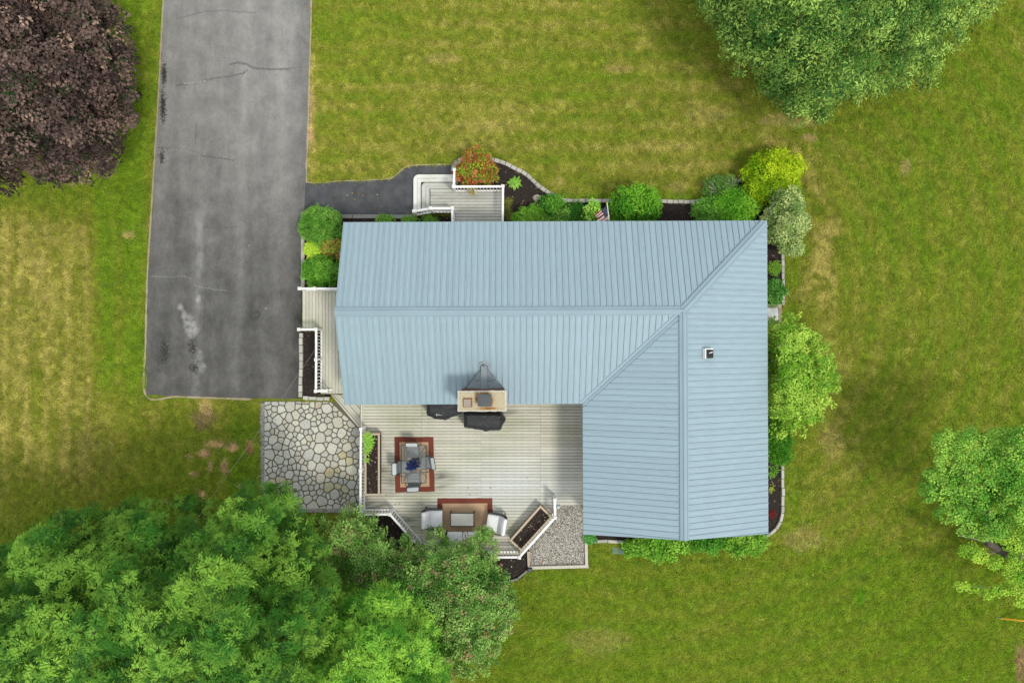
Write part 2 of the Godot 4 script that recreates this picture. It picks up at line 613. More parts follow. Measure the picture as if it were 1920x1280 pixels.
func no_grass(p: PackedVector2Array) -> void:
	var r := Rect2(p[0], Vector2.ZERO)
	for q in p:
		r = r.expand(q)
	keep_out.append([r, p])

func smooth_line(pts: PackedVector2Array, step: float) -> PackedVector2Array:
	var c := Curve2D.new()
	for i in pts.size():
		var t := (pts[min(i + 1, pts.size() - 1)] - pts[max(i - 1, 0)]) * 0.16
		c.add_point(pts[i], -t, t)
	var L := c.get_baked_length()
	var n := int(round(L / step))
	var out := PackedVector2Array()
	for i in n + 1:
		out.append(c.sample_baked(L * i / n, true))
	return out

# a row of blocks along a line: each block its own piece
func block_row(parent: Node, line: PackedVector2Array, width: float, y0: float, y1: float, mats: Array, called := "block", gap := 0.012) -> void:
	for i in line.size() - 1:
		var a := line[i]
		var b := line[i + 1]
		var d := (b - a).normalized()
		var nn := Vector2(-d.y, d.x)
		var w := width * rng.randf_range(0.92, 1.06)
		var off := nn * rng.randf_range(-0.012, 0.012)
		a += d * gap + off
		b -= d * gap - off
		var st := begin()
		stone_prism(st, PackedVector2Array([a - nn * w * 0.5, b - nn * w * 0.5, b + nn * w * 0.5, a + nn * w * 0.5]), y0, y1 + rng.randf_range(-0.01, 0.01), 0.015)
		obj(called, st, mats[rng.randi() % mats.size()], parent)

func ribbon(st: SurfaceTool, line: PackedVector2Array, w: float, y: float) -> void:
	for i in line.size() - 1:
		var d0 := (line[min(i + 1, line.size() - 1)] - line[max(i - 1, 0)]).normalized()
		var d1 := (line[min(i + 2, line.size() - 1)] - line[i]).normalized()
		var w0 := w * (0.6 + 0.8 * absf(n2(line[i].x * 3.0, line[i].y * 3.0)) + 0.2 * sin(i * 1.7))
		var w1 := w * (0.6 + 0.8 * absf(n2(line[i + 1].x * 3.0, line[i + 1].y * 3.0)) + 0.2 * sin((i + 1) * 1.7))
		var a := line[i] + Vector2(-d0.y, d0.x) * w0
		var b := line[i] - Vector2(-d0.y, d0.x) * w0
		var c := line[i + 1] - Vector2(-d1.y, d1.x) * w1
		var e := line[i + 1] + Vector2(-d1.y, d1.x) * w1
		quad(st, Vector3(a.x, y, a.y), Vector3(b.x, y, b.y), Vector3(c.x, y, c.y), Vector3(e.x, y, e.y), Vector3.UP)

# ------------------------------------------------------------------ the driveway's worn surface
func stamp(d: PackedByteArray, w: int, h: int, x: float, y: float, r: float, val: int, k: float) -> void:
	for j in range(int(y - r - 1), int(y + r + 2)):
		if j < 0 or j >= h:
			continue
		for i in range(int(x - r - 1), int(x + r + 2)):
			if i < 0 or i >= w:
				continue
			var q := 1.0 - Vector2(i - x, j - y).length() / r
			if q <= 0.0:
				continue
			var o := j * w + i
			d[o] = int(lerpf(d[o], val, clampf(q * 1.6, 0, 1) * k))

func scratch(d: PackedByteArray, w: int, h: int, pts: Array, r: float, val: int, k: float, wob := 3.0) -> void:
	for i in range(0, pts.size() - 2, 2):
		var a := Vector2(pts[i], pts[i + 1])
		var b := Vector2(pts[i + 2], pts[i + 3])
		var n := int(a.distance_to(b) / 0.8) + 1
		for q in n:
			var p := a.lerp(b, q / float(n))
			p.y += n2(p.x * 0.35, p.y * 0.1) * wob
			p.x += n2(p.y * 0.35, p.x * 0.1 + 9.0) * wob
			stamp(d, w, h, p.x, p.y, r * (0.75 + 0.5 * absf(n2(p.x * 0.2, p.y * 0.2))), val, k * (0.55 + 0.45 * absf(n2(p.x * 0.1, p.y * 0.13 + 5.0)) * 2.0))

func drive_texture() -> ImageTexture:
	# covers u 265..590, v -40..760 of the plan at 1.3 samples per unit
	var K := 1.3
	var w := int(325 * K)
	var h := int(800 * K)
	var f := FastNoiseLite.new()
	f.seed = 5
	f.frequency = 0.35
	f.fractal_octaves = 2
	var fi := f.get_image(w, h)
	fi.convert(Image.FORMAT_L8)
	var fine := fi.get_data()
	f.seed = 8
	f.frequency = 0.016
	f.fractal_octaves = 5
	var bi := f.get_image(w, h)
	bi.convert(Image.FORMAT_L8)
	var big := bi.get_data()
	f.seed = 11
	f.frequency = 0.045
	f.fractal_octaves = 4
	var d := PackedByteArray()
	d.resize(w * h)
	for j in h:
		var v := j / K - 40.0
		var slope := (v - 380.0) / 760.0
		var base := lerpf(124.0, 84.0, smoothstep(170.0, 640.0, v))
		for i in w:
			var u := i / K + 265.0 + slope * 20.0
			var o := j * w + i
			var t := base + (big[o] - 128) * 0.07 + (fine[o] - 128) * 0.15 + 8.0 * f.get_noise_2d(u * 0.9, v * 0.12) + 9.0 * f.get_noise_2d(u * 0.6 + 300.0, v * 0.35) + 7.0 * f.get_noise_2d(u * 2.0, v * 1.6 + 50.0)
			# paler wheel tracks
			t += 24.0 * exp(-pow((u - 374.0) / 11.0, 2.0)) * smoothstep(350.0, 420.0, v) * (0.75 + 0.6 * f.get_noise_2d(u * 2.0, v * 0.8))
			t += 9.0 * exp(-pow((u - 452.0) / 14.0, 2.0))
			t += 8.0 * exp(-pow((u - 518.0) / 18.0, 2.0))
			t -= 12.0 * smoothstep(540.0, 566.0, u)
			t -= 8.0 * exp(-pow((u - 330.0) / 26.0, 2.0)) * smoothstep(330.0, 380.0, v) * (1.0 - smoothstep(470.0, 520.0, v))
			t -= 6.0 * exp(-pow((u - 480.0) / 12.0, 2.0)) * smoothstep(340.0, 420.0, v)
			d[o] = int(clampf(t, 20, 240))
	var P := func(a: Array) -> Array:
		var r := []
		for i in range(0, a.size(), 2):
			r.append((a[i] - 265.0) * K)
			r.append((a[i + 1] + 40.0) * K)
		return r
	# cracks
	scratch(d, w, h, P.call([330, 160, 372, 154, 398, 147, 430, 143, 455, 138, 464, 131]), 2.8, 94, 0.42)
	scratch(d, w, h, P.call([344, 157, 372, 154, 386, 151]), 1.3, 190, 0.8)
	scratch(d, w, h, P.call([430, 121, 445, 117, 460, 120, 475, 128, 510, 130, 545, 129, 576, 129]), 3.2, 94, 0.46)
	scratch(d, w, h, P.call([540, 130, 578, 129]), 1.0, 175, 0.7)
	scratch(d, w, h, P.call([297, 276, 330, 280, 362, 284, 380, 292, 410, 296, 440, 301]), 2.4, 88, 0.42)
	scratch(d, w, h, P.call([318, 279, 352, 283, 376, 290]), 1.1, 185, 0.8)
	scratch(d, w, h, P.call([330, 35, 352, 30, 380, 22, 420, 20, 480, 24]), 2.6, 105, 0.35)
	scratch(d, w, h, P.call([280, 517, 320, 519, 345, 517, 358, 522]), 1.2, 160, 0.6)
	scratch(d, w, h, P.call([362, 534, 378, 538, 400, 542, 430, 545]), 1.2, 156, 0.6)
	scratch(d, w, h, P.call([380, 425, 410, 429, 445, 424]), 1.6, 84, 0.6)
	scratch(d, w, h, P.call([368, 230, 366, 270]), 1.5, 92, 0.5)
	# pale worn scars
	for q in [[356, 612, 13, 0.9], [358, 616, 9, 0.9], [352, 600, 9, 0.7], [345, 590, 5, 0.5], [338, 575, 4, 0.4], [372, 560, 4, 0.4], [366, 615, 8, 0.5], [378, 690, 7, 0.45], [374, 665, 6, 0.4], [372, 420, 8, 0.25], [375, 480, 6, 0.3]]:
		for e in 60:
			var a := rng.randf() * TAU
			var rr: float = q[2] * sqrt(rng.randf())
			stamp(d, w, h, (q[0] + cos(a) * rr - 265) * K, (q[1] + sin(a) * rr * 1.6 + 40) * K, rng.randf_range(2.5, 8.0), 172, q[3] * rng.randf_range(0.05, 0.2))
	# dark scuffs where tyres turned, and oil
	for q in [[308, 660, 10, 26, 420], [361, 650, 8, 18, 220], [362, 688, 9, 10, 130], [305, 200, 5, 28, 380], [307, 140, 5, 22, 260], [303, 294, 5, 14, 130]]:
		for e in int(q[4]):
			var px: float = q[0] + rng.randfn() * q[2] * 0.5
			var py: float = q[1] + rng.randfn() * q[3] * 0.5
			stamp(d, w, h, (px - 265) * K, (py + 40) * K, rng.randf_range(1.0, 2.4), 50, rng.randf_range(0.3, 0.8))
	for e in 40:
		var a := TAU * e / 40.0
		stamp(d, w, h, (477 + cos(a) * 9 - 265) * K, (591 + sin(a) * 6 - cos(a) * 3 + 40) * K, 3.0, 64, 0.6)
	stamp(d, w, h, (487 - 265) * K, (575 + 40) * K, 4.0, 70, 0.6)
	stamp(d, w, h, (526 - 265) * K, (550 + 40) * K, 3.5, 66, 0.7)
	stamp(d, w, h, (498 - 265) * K, (578 + 40) * K, 5.0, 150, 0.5)
	var im := Image.create_from_data(w, h, false, Image.FORMAT_L8, d)
	im.convert(Image.FORMAT_RGB8)
	return ImageTexture.create_from_image(im)

# ------------------------------------------------------------------ the scene
func _ready() -> void:
	rng.seed = 20240611
	nz.seed = 3
	nz.frequency = 0.01
	nz.fractal_octaves = 3
	nz.noise_type = FastNoiseLite.TYPE_SIMPLEX_SMOOTH
	# --- camera, sky, sun, exposure
	var cam := Camera3D.new()
	cam.name = "camera"
	cam.position = Vector3(0, CAM_H, 0)
	cam.rotation_degrees = Vector3(-90, 0, 0)
	cam.fov = 53.13
	cam.far = 900.0
	add_child(cam)
	cam.current = true
	var env := Environment.new()
	env.background_mode = Environment.BG_SKY
	var skm := ProceduralSkyMaterial.new()
	skm.sky_top_color = Color(0.92, 0.935, 0.95)
	skm.sky_horizon_color = Color(0.84, 0.87, 0.90)
	skm.sky_curve = 0.15
	skm.ground_bottom_color = Color(0.30, 0.33, 0.25)
	skm.ground_horizon_color = Color(0.55, 0.58, 0.55)
	var sky := Sky.new()
	sky.sky_material = skm
	env.sky = sky
	env.background_energy_multiplier = 0.86
	env.ambient_light_source = Environment.AMBIENT_SOURCE_SKY
	env.tonemap_mode = Environment.TONE_MAPPER_LINEAR
	env.tonemap_exposure = 1.5
	env.sdfgi_enabled = true
	env.ssao_enabled = true
	env.ssil_enabled = true
	var we := WorldEnvironment.new()
	we.name = "environment"
	we.environment = env
	add_child(we)
	var sun := DirectionalLight3D.new()
	sun.name = "sun"
	sun.light_energy = 0.5
	sun.light_color = Color(1.0, 0.97, 0.92)
	sun.light_angular_distance = 11.0
	sun.shadow_enabled = true
	add_child(sun)
	sun.look_at_from_position(Vector3(0.42, 1.0, 0.40) * 50.0, Vector3.ZERO, Vector3.UP)
	materials()
	ground()
	house()
	decks()
	furniture()
	garden()
	trees()
	litter()
	print("copies ", tot_copies)

func materials() -> void:
	var g_fine := grain(512, 21, 0.09, 0.70, 1.0, 4)
	var g_mottle := grain(512, 22, 0.02, 0.72, 1.0, 5)
	var g_streak := grain(512, 23, 0.05, 0.80, 1.0, 4)
	var g_soft := grain(256, 24, 0.02, 0.92, 1.0, 4)
	M.white = mat(Color(0.82, 0.82, 0.81), 0.45, g_soft, Vector3.ONE * 0.8)
	var roof_grain := grain(256, 30, 0.012, 0.94, 1.0, 3)
	var roof_streak := grain(512, 33, 0.02, 0.91, 1.02, 4)
	M.roof = []
	for k in 4:
		var t: float = [1.0, 0.975, 1.022, 0.99][k]
		for dirn in [Vector3(1.1, 1.0, 0.10), Vector3(0.10, 1.0, 1.1)]:
			var m := mat(Color(0.282 * t, 0.386 * t, 0.440 * t), 0.42, roof_streak, dirn)
			m.metallic_specular = 0.45
			M.roof.append(m)
	M.roof_trim = mat(Color(0.262, 0.362, 0.415), 0.42, roof_grain, Vector3.ONE * 0.13)
	M.wall = mat(Color(0.70, 0.70, 0.67), 0.7, g_mottle, Vector3.ONE * 0.5)
	M.foundation = mat(Color(0.33, 0.32, 0.30), 0.9, g_fine, Vector3.ONE * 0.7)
	M.deck_x = mat(Color.WHITE, 0.82, grain(256, 41, 0.035, 0.82, 1.0, 4, 0.7, 256), Vector3(0.35, 1.0, 4.0), true)
	M.deck_z = mat(Color.WHITE, 0.82, grain(256, 42, 0.035, 0.82, 1.0, 4, 0.7, 256), Vector3(4.0, 1.0, 0.35), true)
	M.deck_d = mat(Color.WHITE, 0.82, g_streak, Vector3(1.2, 1.0, 1.2), true)
	M.frame_wood = mat(Color(0.36, 0.33, 0.26), 0.85, g_fine, Vector3.ONE * 0.8)
	M.planter_wood = mat(Color(0.47, 0.33, 0.22), 0.75, g_fine, Vector3(1.5, 1.5, 1.5))
	M.planter_rim = mat(Color(0.62, 0.52, 0.38), 0.75, g_fine, Vector3(1.5, 1.5, 1.5))
	M.timber = mat(Color(0.56, 0.53, 0.45), 0.85, g_fine, Vector3(1.2, 1.2, 1.2))
	M.grey_timber = mat(Color(0.30, 0.30, 0.27), 0.9, g_fine, Vector3(1.2, 1.2, 1.2))
	M.block = []
	for c in [Color(0.58, 0.56, 0.50), Color(0.52, 0.50, 0.45), Color(0.62, 0.60, 0.54), Color(0.48, 0.47, 0.42)]:
		M.block.append(mat(c, 0.9, g_fine, Vector3.ONE * 1.3))
	M.stone = []
	for c in [Color(0.62, 0.62, 0.54), Color(0.68, 0.68, 0.59), Color(0.57, 0.57, 0.50), Color(0.71, 0.70, 0.61), Color(0.63, 0.61, 0.51), Color(0.58, 0.59, 0.54), Color(0.60, 0.53, 0.40), Color(0.44, 0.44, 0.39), Color(0.58, 0.54, 0.34)]:
		M.stone.append(mat(c, 0.85, g_mottle, Vector3.ONE * 1.1))
	M.joint = mat(Color(0.16, 0.155, 0.105), 0.95, g_fine, Vector3.ONE)
	M.mulch = mat(Color(0.060, 0.046, 0.040), 0.95, grain(512, 51, 0.07, 0.35, 1.0, 4), Vector3.ONE * 0.6)
	M.chip = mat(Color.WHITE, 0.9, null, Vector3.ONE, true)
	M.gravel = mat(Color(0.22, 0.21, 0.18), 0.95, grain(512, 52, 0.12, 0.4, 1.0, 3), Vector3.ONE * 0.7)
	M.pebble = mat(Color.WHITE, 0.8, null, Vector3.ONE, true)
	M.walk = mat(Color(0.082, 0.086, 0.092), 0.8, grain(512, 53, 0.012, 0.76, 1.0, 5), Vector3.ONE * 0.25)
	M.lawn = mat(Color.WHITE, 0.95, grain(1024, 54, 0.05, 0.5, 1.08, 5), Vector3.ONE * 0.21, true)
	M.blade = mat(Color.WHITE, 0.85, null, Vector3.ONE, true)
	M.blade.metallic_specular = 0.15
	M.blade.backlight = Color(0.25, 0.25, 0.25)
	M.edge_soil = mat(Color(0.46, 0.39, 0.26), 0.95, g_fine, Vector3.ONE * 1.3)
	var dt := StandardMaterial3D.new()
	dt.albedo_color = Color(1.0, 0.997, 0.975)
	dt.albedo_texture = drive_texture()
	dt.roughness = 0.82
	dt.metallic_specular = 0.35
	M.drive = dt
	M.leaf = mat(Color.WHITE, 0.62, null, Vector3.ONE, true)
	M.leaf.metallic_specular = 0.25
	M.leaf.backlight = Color(0.5, 0.5, 0.5)
	M.leaf_dull = mat(Color.WHITE, 0.7, null, Vector3.ONE, true)
	M.leaf_dull.metallic_specular = 0.25
	M.leaf_dull.backlight = Color(0.3, 0.3, 0.3)
	M.bark = mat(Color(0.13, 0.11, 0.09), 0.95, g_fine, Vector3.ONE * 1.5)
	M.bark_pale = mat(Color(0.36, 0.34, 0.30), 0.9, g_fine, Vector3.ONE * 1.5)
	M.dark_metal = mat(Color(0.045, 0.05, 0.055), 0.45)
	M.black_cover = mat(Color(0.042, 0.045, 0.050), 0.6, g_mottle, Vector3.ONE * 1.5)
	M.sling = mat(Color(0.25, 0.285, 0.295), 0.6, g_fine, Vector3.ONE * 3.0)
	M.sheen_and_globe = mat(Color(0.50, 0.55, 0.55), 0.6, g_soft, Vector3.ONE * 2.0)  # sky reflection painted pale on chair backs; also the lantern globe's grey
	M.cushion = mat(Color(0.74, 0.75, 0.76), 0.8, g_soft, Vector3.ONE * 1.5)
	M.rug_red = mat(Color(0.22, 0.060, 0.038), 0.95, g_fine, Vector3.ONE * 4.0)
	M.rug_tan = mat(Color(0.60, 0.41, 0.25), 0.95, g_fine, Vector3.ONE * 4.0)
	M.umbrella = mat(Color(0.05, 0.085, 0.30), 0.8, g_fine, Vector3.ONE * 3.0)
	M.table_top = mat(Color(0.60, 0.60, 0.53), 0.55, g_soft, Vector3.ONE * 2.0)
	M.cap = mat(Color(0.62, 0.54, 0.36), 0.9, grain(512, 61, 0.02, 0.66, 1.0, 5), Vector3.ONE * 0.9)
	M.cap_pale = mat(Color(0.68, 0.65, 0.55), 0.9, g_mottle, Vector3.ONE * 1.2)
	M.rust = mat(Color(0.30, 0.13, 0.035), 0.95, g_fine, Vector3.ONE * 2.0)
	M.brick = mat(Color(0.22, 0.085, 0.055), 0.9, g_fine, Vector3.ONE * 2.0)
	M.flue = mat(Color(0.40, 0.34, 0.29), 0.9, g_fine, Vector3.ONE * 2.0)
	M.slate = mat(Color(0.085, 0.10, 0.105), 0.5, g_mottle, Vector3.ONE * 1.5)
	M.grey_metal = mat(Color(0.25, 0.31, 0.34), 0.4, g_mottle, Vector3.ONE * 1.2)
	M.sealant = mat(Color(0.48, 0.52, 0.54), 0.7, g_fine, Vector3.ONE * 4.0)
	M.black = mat(Color(0.012, 0.013, 0.015), 0.5)
	M.yellow = mat(Color(0.75, 0.42, 0.03), 0.5)
	M.wire = mat(Color(0.34, 0.34, 0.33), 0.6)
	M.blue_grey = mat(Color(0.16, 0.27, 0.27), 0.85, g_mottle, Vector3.ONE * 1.3)
	M.rock = mat(Color(0.50, 0.44, 0.36), 0.9, g_mottle, Vector3.ONE * 2.0)
	var gl := StandardMaterial3D.new()
	gl.transparency = BaseMaterial3D.TRANSPARENCY_ALPHA
	gl.albedo_color = Color(0.45, 0.47, 0.43, 0.10)
	gl.roughness = 0.05
	M.glass = gl
	var win := StandardMaterial3D.new()
	win.albedo_color = Color(0.10, 0.12, 0.14)
	win.roughness = 0.08
	M.window = win
	# the flag's printed cloth
	var im := Image.create(130, 70, false, Image.FORMAT_RGB8)
	for k in 13:
		im.fill_rect(Rect2i(0, int(k * 70 / 13.0), 130, 6), Color(0.62, 0.05, 0.10) if k % 2 == 0 else Color(0.93, 0.92, 0.90))
	im.fill_rect(Rect2i(0, 0, 52, 38), Color(0.06, 0.09, 0.28))
	for r in 9:
		for q in (6 if r % 2 == 0 else 5):
			im.fill_rect(Rect2i(3 + q * 8 + (4 if r % 2 else 0), 2 + r * 4, 2, 2), Color(0.93, 0.92, 0.90))
	var fm := StandardMaterial3D.new()
	fm.albedo_texture = ImageTexture.create_from_image(im)
	fm.roughness = 0.8
	M.flag = fm

# ------------------------------------------------------------------ ground, asphalt, patio, beds
func tile_area(st: SurfaceTool, p: PackedVector2Array, y: float, K: float) -> void:
	var t := Geometry2D.triangulate_polygon(p)
	for i in range(0, t.size(), 3):
		var q := [p[t[i]], p[t[i + 1]], p[t[i + 2]]]
		var a := Vector3(q[0].x, y, q[0].y)
		var b := Vector3(q[1].x, y, q[1].y)
		var c := Vector3(q[2].x, y, q[2].y)
		var vs := [a, b, c] if (c - a).cross(b - a).y > 0.0 else [a, c, b]
		for w in vs:
			st.set_uv(Vector2((w.x * 40.0 + 960.0 - 265.0) / 325.0, (w.z * 40.0 + 640.0 + 40.0) / 800.0))
			st.add_vertex(w)

func wobble(p: PackedVector2Array, step: float, amp: float) -> PackedVector2Array:
	var out := PackedVector2Array()
	for i in p.size():
		var a := p[i]
		var b := p[(i + 1) % p.size()]
		var n := maxi(1, int(a.distance_to(b) / step))
		for k in n:
			var q := a.lerp(b, k / float(n))
			if k > 0:
				q += Vector2(n2(q.x * 2.0, q.y * 2.0 + 11.0), n2(q.x * 2.0 + 31.0, q.y * 2.0)) * amp * 2.0
			out.append(q)
	return out

func ground() -> void:
	var tan1 := lin(204, 168, 124)
	var brn := lin(128, 112, 76)
	spots = [[380, 787, 26, 20, brn, 0.85], [385, 765, 12, 22, tan1, 0.5], [383, 849, 13, 10, tan1, 0.85], [402, 832, 22, 8, tan1, 0.7], [438, 838, 13, 9, tan1, 0.9], [428, 830, 16, 6, brn, 0.6], [468, 838, 8, 14, lin(170, 130, 90), 0.9], [421, 874, 8, 16, tan1, 0.8], [363, 889, 10, 6, tan1, 0.9], [378, 928, 8, 8, tan1, 0.9], [310, 940, 6, 5, tan1, 0.9], [345, 942, 5, 4, tan1, 0.8], [450, 911, 7, 6, tan1, 0.9], [394, 875, 5, 12, tan1, 0.6], [356, 856, 5, 5, tan1, 0.7], [10, 1100, 10, 6, lin(170, 110, 80), 0.8],
		[1516, 258, 14, 10, tan1, 0.55], [1698, 312, 10, 16, tan1, 0.4], [1480, 225, 60, 14, tan1, 0.28], [1330, 215, 50, 12, tan1, 0.2], [240, 440, 12, 8, tan1, 0.4], [283, 421, 6, 14, tan1, 0.5], [580, 250, 8, 26, tan1, 0.7], [582, 200, 6, 30, tan1, 0.5], [1915, 1240, 14, 40, lin(150, 120, 90), 0.8], [1612, 1118, 9, 22, lin(80, 140, 20), 0.6], [1616, 1085, 4, 4, lin(30, 60, 30), 0.7], [1050, 340, 9, 5, tan1, 0.3], [1270, 350, 20, 10, tan1, 0.2], [1160, 130, 30, 8, tan1, 0.25], [830, 110, 40, 10, tan1, 0.2], [1505, 1010, 40, 22, tan1, 0.22], [1120, 1200, 60, 25, tan1, 0.15], [1560, 830, 22, 30, tan1, 0.22], [590, 1010, 24, 60, lin(74, 112, 24), 0.5]]
	# driveway outline
	var drive_pts := PackedVector2Array([at2(318, -160), at2(586, -160), at2(582, 0), at2(579, 120), at2(573, 340), at2(571, 400), at2(566, 560), at2(563, 747), at2(470, 746), at2(380, 743), at2(275, 740), at2(275, 640), at2(278, 520), at2(284, 420), at2(292, 290), at2(299, 180), at2(306, 40)])
	var walk_pts := poly([568, 342, 590, 344, 640, 340, 700, 338, 733, 336, 745, 327, 758, 316, 775, 311, 856, 310, 900, 330, 900, 390, 775, 404, 640, 404, 566, 402])
	var patio_pts := poly([489, 752, 690, 752, 690, 962, 560, 962, 527, 955, 488, 925])
	var north_bed := poly([848, 350, 852, 308, 868, 299, 892, 294, 922, 299, 943, 305, 967, 317, 983, 325, 1000, 340, 1015, 353, 1030, 363, 1043, 371, 1055, 376, 1073, 377, 1100, 377, 1140, 377, 1233, 378, 1277, 379, 1302, 379, 1318, 375, 1335, 367, 1345, 362, 1380, 342, 1397, 332, 1420, 320, 1450, 316, 1480, 330, 1487, 360, 1478, 400, 1468, 440, 1467, 500, 1467, 577, 1400, 577, 1400, 470, 848, 470])
	var east_bed := poly([1400, 790, 1462, 795, 1466, 870, 1466, 960, 1461, 982, 1451, 996, 1438, 1006, 1300, 1016, 1170, 1016, 1098, 1014, 1098, 960, 1400, 960])
	var west_bed := poly([567, 402, 640, 404, 780, 405, 850, 405, 850, 470, 690, 470, 690, 560, 567, 545])
	var small_bed := poly([566, 620, 620, 620, 622, 744, 566, 744])
	var south_bed := poly([686, 958, 740, 958, 900, 1030, 992, 1020, 992, 1064, 980, 1082, 965, 1090, 930, 1093, 860, 1095, 760, 1060, 690, 1000])
	var pebble_pts := poly([990, 1020, 1040, 940, 1105, 940, 1100, 1063, 990, 1066])
	var house_pts := PackedVector2Array([Vector2(-6.8, -4.7), Vector2(10.4, -4.7), Vector2(10.4, 7.9), Vector2(3.3, 7.9), Vector2(3.3, 2.3), Vector2(-6.8, 2.3)])
	var deck_pts := poly([670, 740, 1100, 740, 1100, 948, 1044, 960, 975, 1036, 800, 1036, 732, 958, 678, 958])
	no_grass(Geometry2D.offset_polygon(ccw(drive_pts.duplicate()), 0.13)[0])
	for p in [walk_pts, patio_pts, north_bed, east_bed, west_bed, small_bed, south_bed, pebble_pts, house_pts, deck_pts]:
		no_grass(p)

	# lawn: one sheet, fine near the house and coarse out to the horizon
	var xs := [-600.0, -300.0, -150.0, -80.0, -50.0, -38.0, -32.0]
	var x := -28.0
	while x <= 28.01:
		xs.append(x)
		x += 0.2
	xs.append_array([32.0, 38.0, 50.0, 80.0, 150.0, 300.0, 600.0])
	var zs := [-600.0, -300.0, -150.0, -80.0, -50.0, -36.0, -27.0, -23.0]
	x = -20.0
	while x <= 20.01:
		zs.append(x)
		x += 0.2
	zs.append_array([23.0, 27.0, 36.0, 50.0, 80.0, 150.0, 300.0, 600.0])
	var vs := PackedVector3Array()
	var cs := PackedColorArray()
	var ns := PackedVector3Array()
	var ix := PackedInt32Array()
	for zz in zs:
		for xx in xs:
			vs.append(Vector3(xx, 0, zz))
			ns.append(Vector3.UP)
			var c := lawn_color(xx, zz)
			var far := absf(xx) > 28.1 or absf(zz) > 20.1
			if far:
				c = lin(110, 128, 42) * 0.8
			cs.append(Color(c.r, c.g, c.b) * (1.0 if far else 1.12))
	var W := xs.size()
	for j in zs.size() - 1:
		for i in W - 1:
			var o := j * W + i
			ix.append_array([o, o + 1, o + W + 1, o, o + W + 1, o + W])
	var ar := []
	ar.resize(Mesh.ARRAY_MAX)
	ar[Mesh.ARRAY_VERTEX] = vs
	ar[Mesh.ARRAY_NORMAL] = ns
	ar[Mesh.ARRAY_COLOR] = cs
	ar[Mesh.ARRAY_INDEX] = ix
	var lm := ArrayMesh.new()
	lm.add_surface_from_arrays(Mesh.PRIMITIVE_TRIANGLES, ar)
	put("lawn", lm, M.lawn, self).set_meta("kind", "structure")

	# tufts of grass
	var tuft := begin()
	var r := RandomNumberGenerator.new()
	r.seed = 9
	for i in 9:
		var a := r.randf() * TAU
		var p := Vector3(cos(a), 0, sin(a)) * 0.085 * sqrt(r.randf())
		var b := r.randf() * TAU
		var d := Vector3(cos(b), 0, sin(b))
		var s := Vector3(-sin(b), 0, cos(b)) * 0.007
		var hh := r.randf_range(0.025, 0.05)
		var m := p + d * 0.018 + Vector3.UP * hh
		var t := p + d * r.randf_range(0.05, 0.09) + Vector3.UP * hh * r.randf_range(0.6, 1.1)
		tri(tuft, p - s, p + s, m + s, Vector3.UP)
		tri(tuft, p - s, m + s, m - s, Vector3.UP)
		tri(tuft, m - s, m + s, t, Vector3.UP)
	var tm := done(tuft)
	var tr := []
	var cc := PackedColorArray()
	for i in 230000:
		var p := Vector2(rng.randf_range(-25.5, 25.5), rng.randf_range(-17.3, 17.3))
		if not on_lawn(p):
			continue
		var c := lawn_color(p.x, p.y) * (rng.randf_range(0.7, 1.52) + 0.4 * n2(p.x * 11.0, p.y * 11.0))
		tr.append(Transform3D(Basis(Vector3.UP, rng.randf() * TAU).scaled(Vector3.ONE * rng.randf_range(0.8, 1.5)), Vector3(p.x, 0, p.y)))
		cc.append(Color(c.r, c.g, c.b))
	scatter("grass", tm, M.blade, self, tr, cc, true)

	# driveway
	var st := begin()
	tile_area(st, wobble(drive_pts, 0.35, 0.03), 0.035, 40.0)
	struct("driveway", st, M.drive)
	st = begin()
	sheet(st, wobble(walk_pts, 0.3, 0.012), 0.028)
	struct("walkway", st, M.walk)
	st = begin()
	ribbon(st, smooth_line(PackedVector2Array([at2(316, -150), at2(304, 40), at2(297, 180), at2(290, 290), at2(282, 420), at2(276, 520), at2(273, 640), at2(273.5, 741), at2(330, 743.5), at2(390, 745.5), at2(470, 748.5)]), 0.22), 0.055, 0.03)
	ribbon(st, smooth_line(PackedVector2Array([at2(583.5, -100), at2(583, 30), at2(580.5, 120), at2(577, 250), at2(574, 336), at2(584, 342), at2(592, 346), at2(610, 343), at2(645, 340), at2(700, 338), at2(733, 335), at2(745, 326), at2(758, 315), at2(775, 310), at2(856, 308)]), 0.22), 0.05, 0.024)
	struct("worn_soil_edge", st, M.edge_soil)

	# patio
	st = begin()
	prism(st, wobble(patio_pts, 0.4, 0.03), -0.05, 0.012)
	var patio := struct("patio", st, M.joint)
	stones(patio)
	var bd := []
	for q in [poly([487, 756, 495, 756, 497, 930, 489, 928]), poly([520, 951, 676, 951, 676, 960, 560, 960, 530, 957])]:
		bd.append(q)
	pebbles("patio_gravel", bd, 2600, 0.012, 0.026, 0.012, [lin(150, 150, 146), lin(178, 176, 168), lin(118, 118, 112)])
	# gravel pad
	st = begin()
	prism(st, pebble_pts, -0.05, 0.02)
	struct("gravel_pad", st, M.gravel)
	pebbles("gravel", [poly([992, 1022, 1042, 950, 1048, 940, 1100, 940, 1098, 1060, 992, 1062])], 16000, 0.010, 0.023, 0.02, [lin(196, 192, 182), lin(154, 150, 140), lin(108, 105, 98), lin(210, 207, 198)])

	# mulch beds
	var bed_y := 0.0215
	for b in [north_bed, east_bed, west_bed, small_bed, south_bed]:
		st = begin()
		sheet(st, b, bed_y)
		bed_y += 0.0015
		struct("mulch_bed", st, M.mulch)
	var chip := begin()
	box(chip, Vector3.ZERO, Vector3(0.09, 0.012, 0.022))
	var cm := done(chip)
	tr = []
	cc = PackedColorArray()
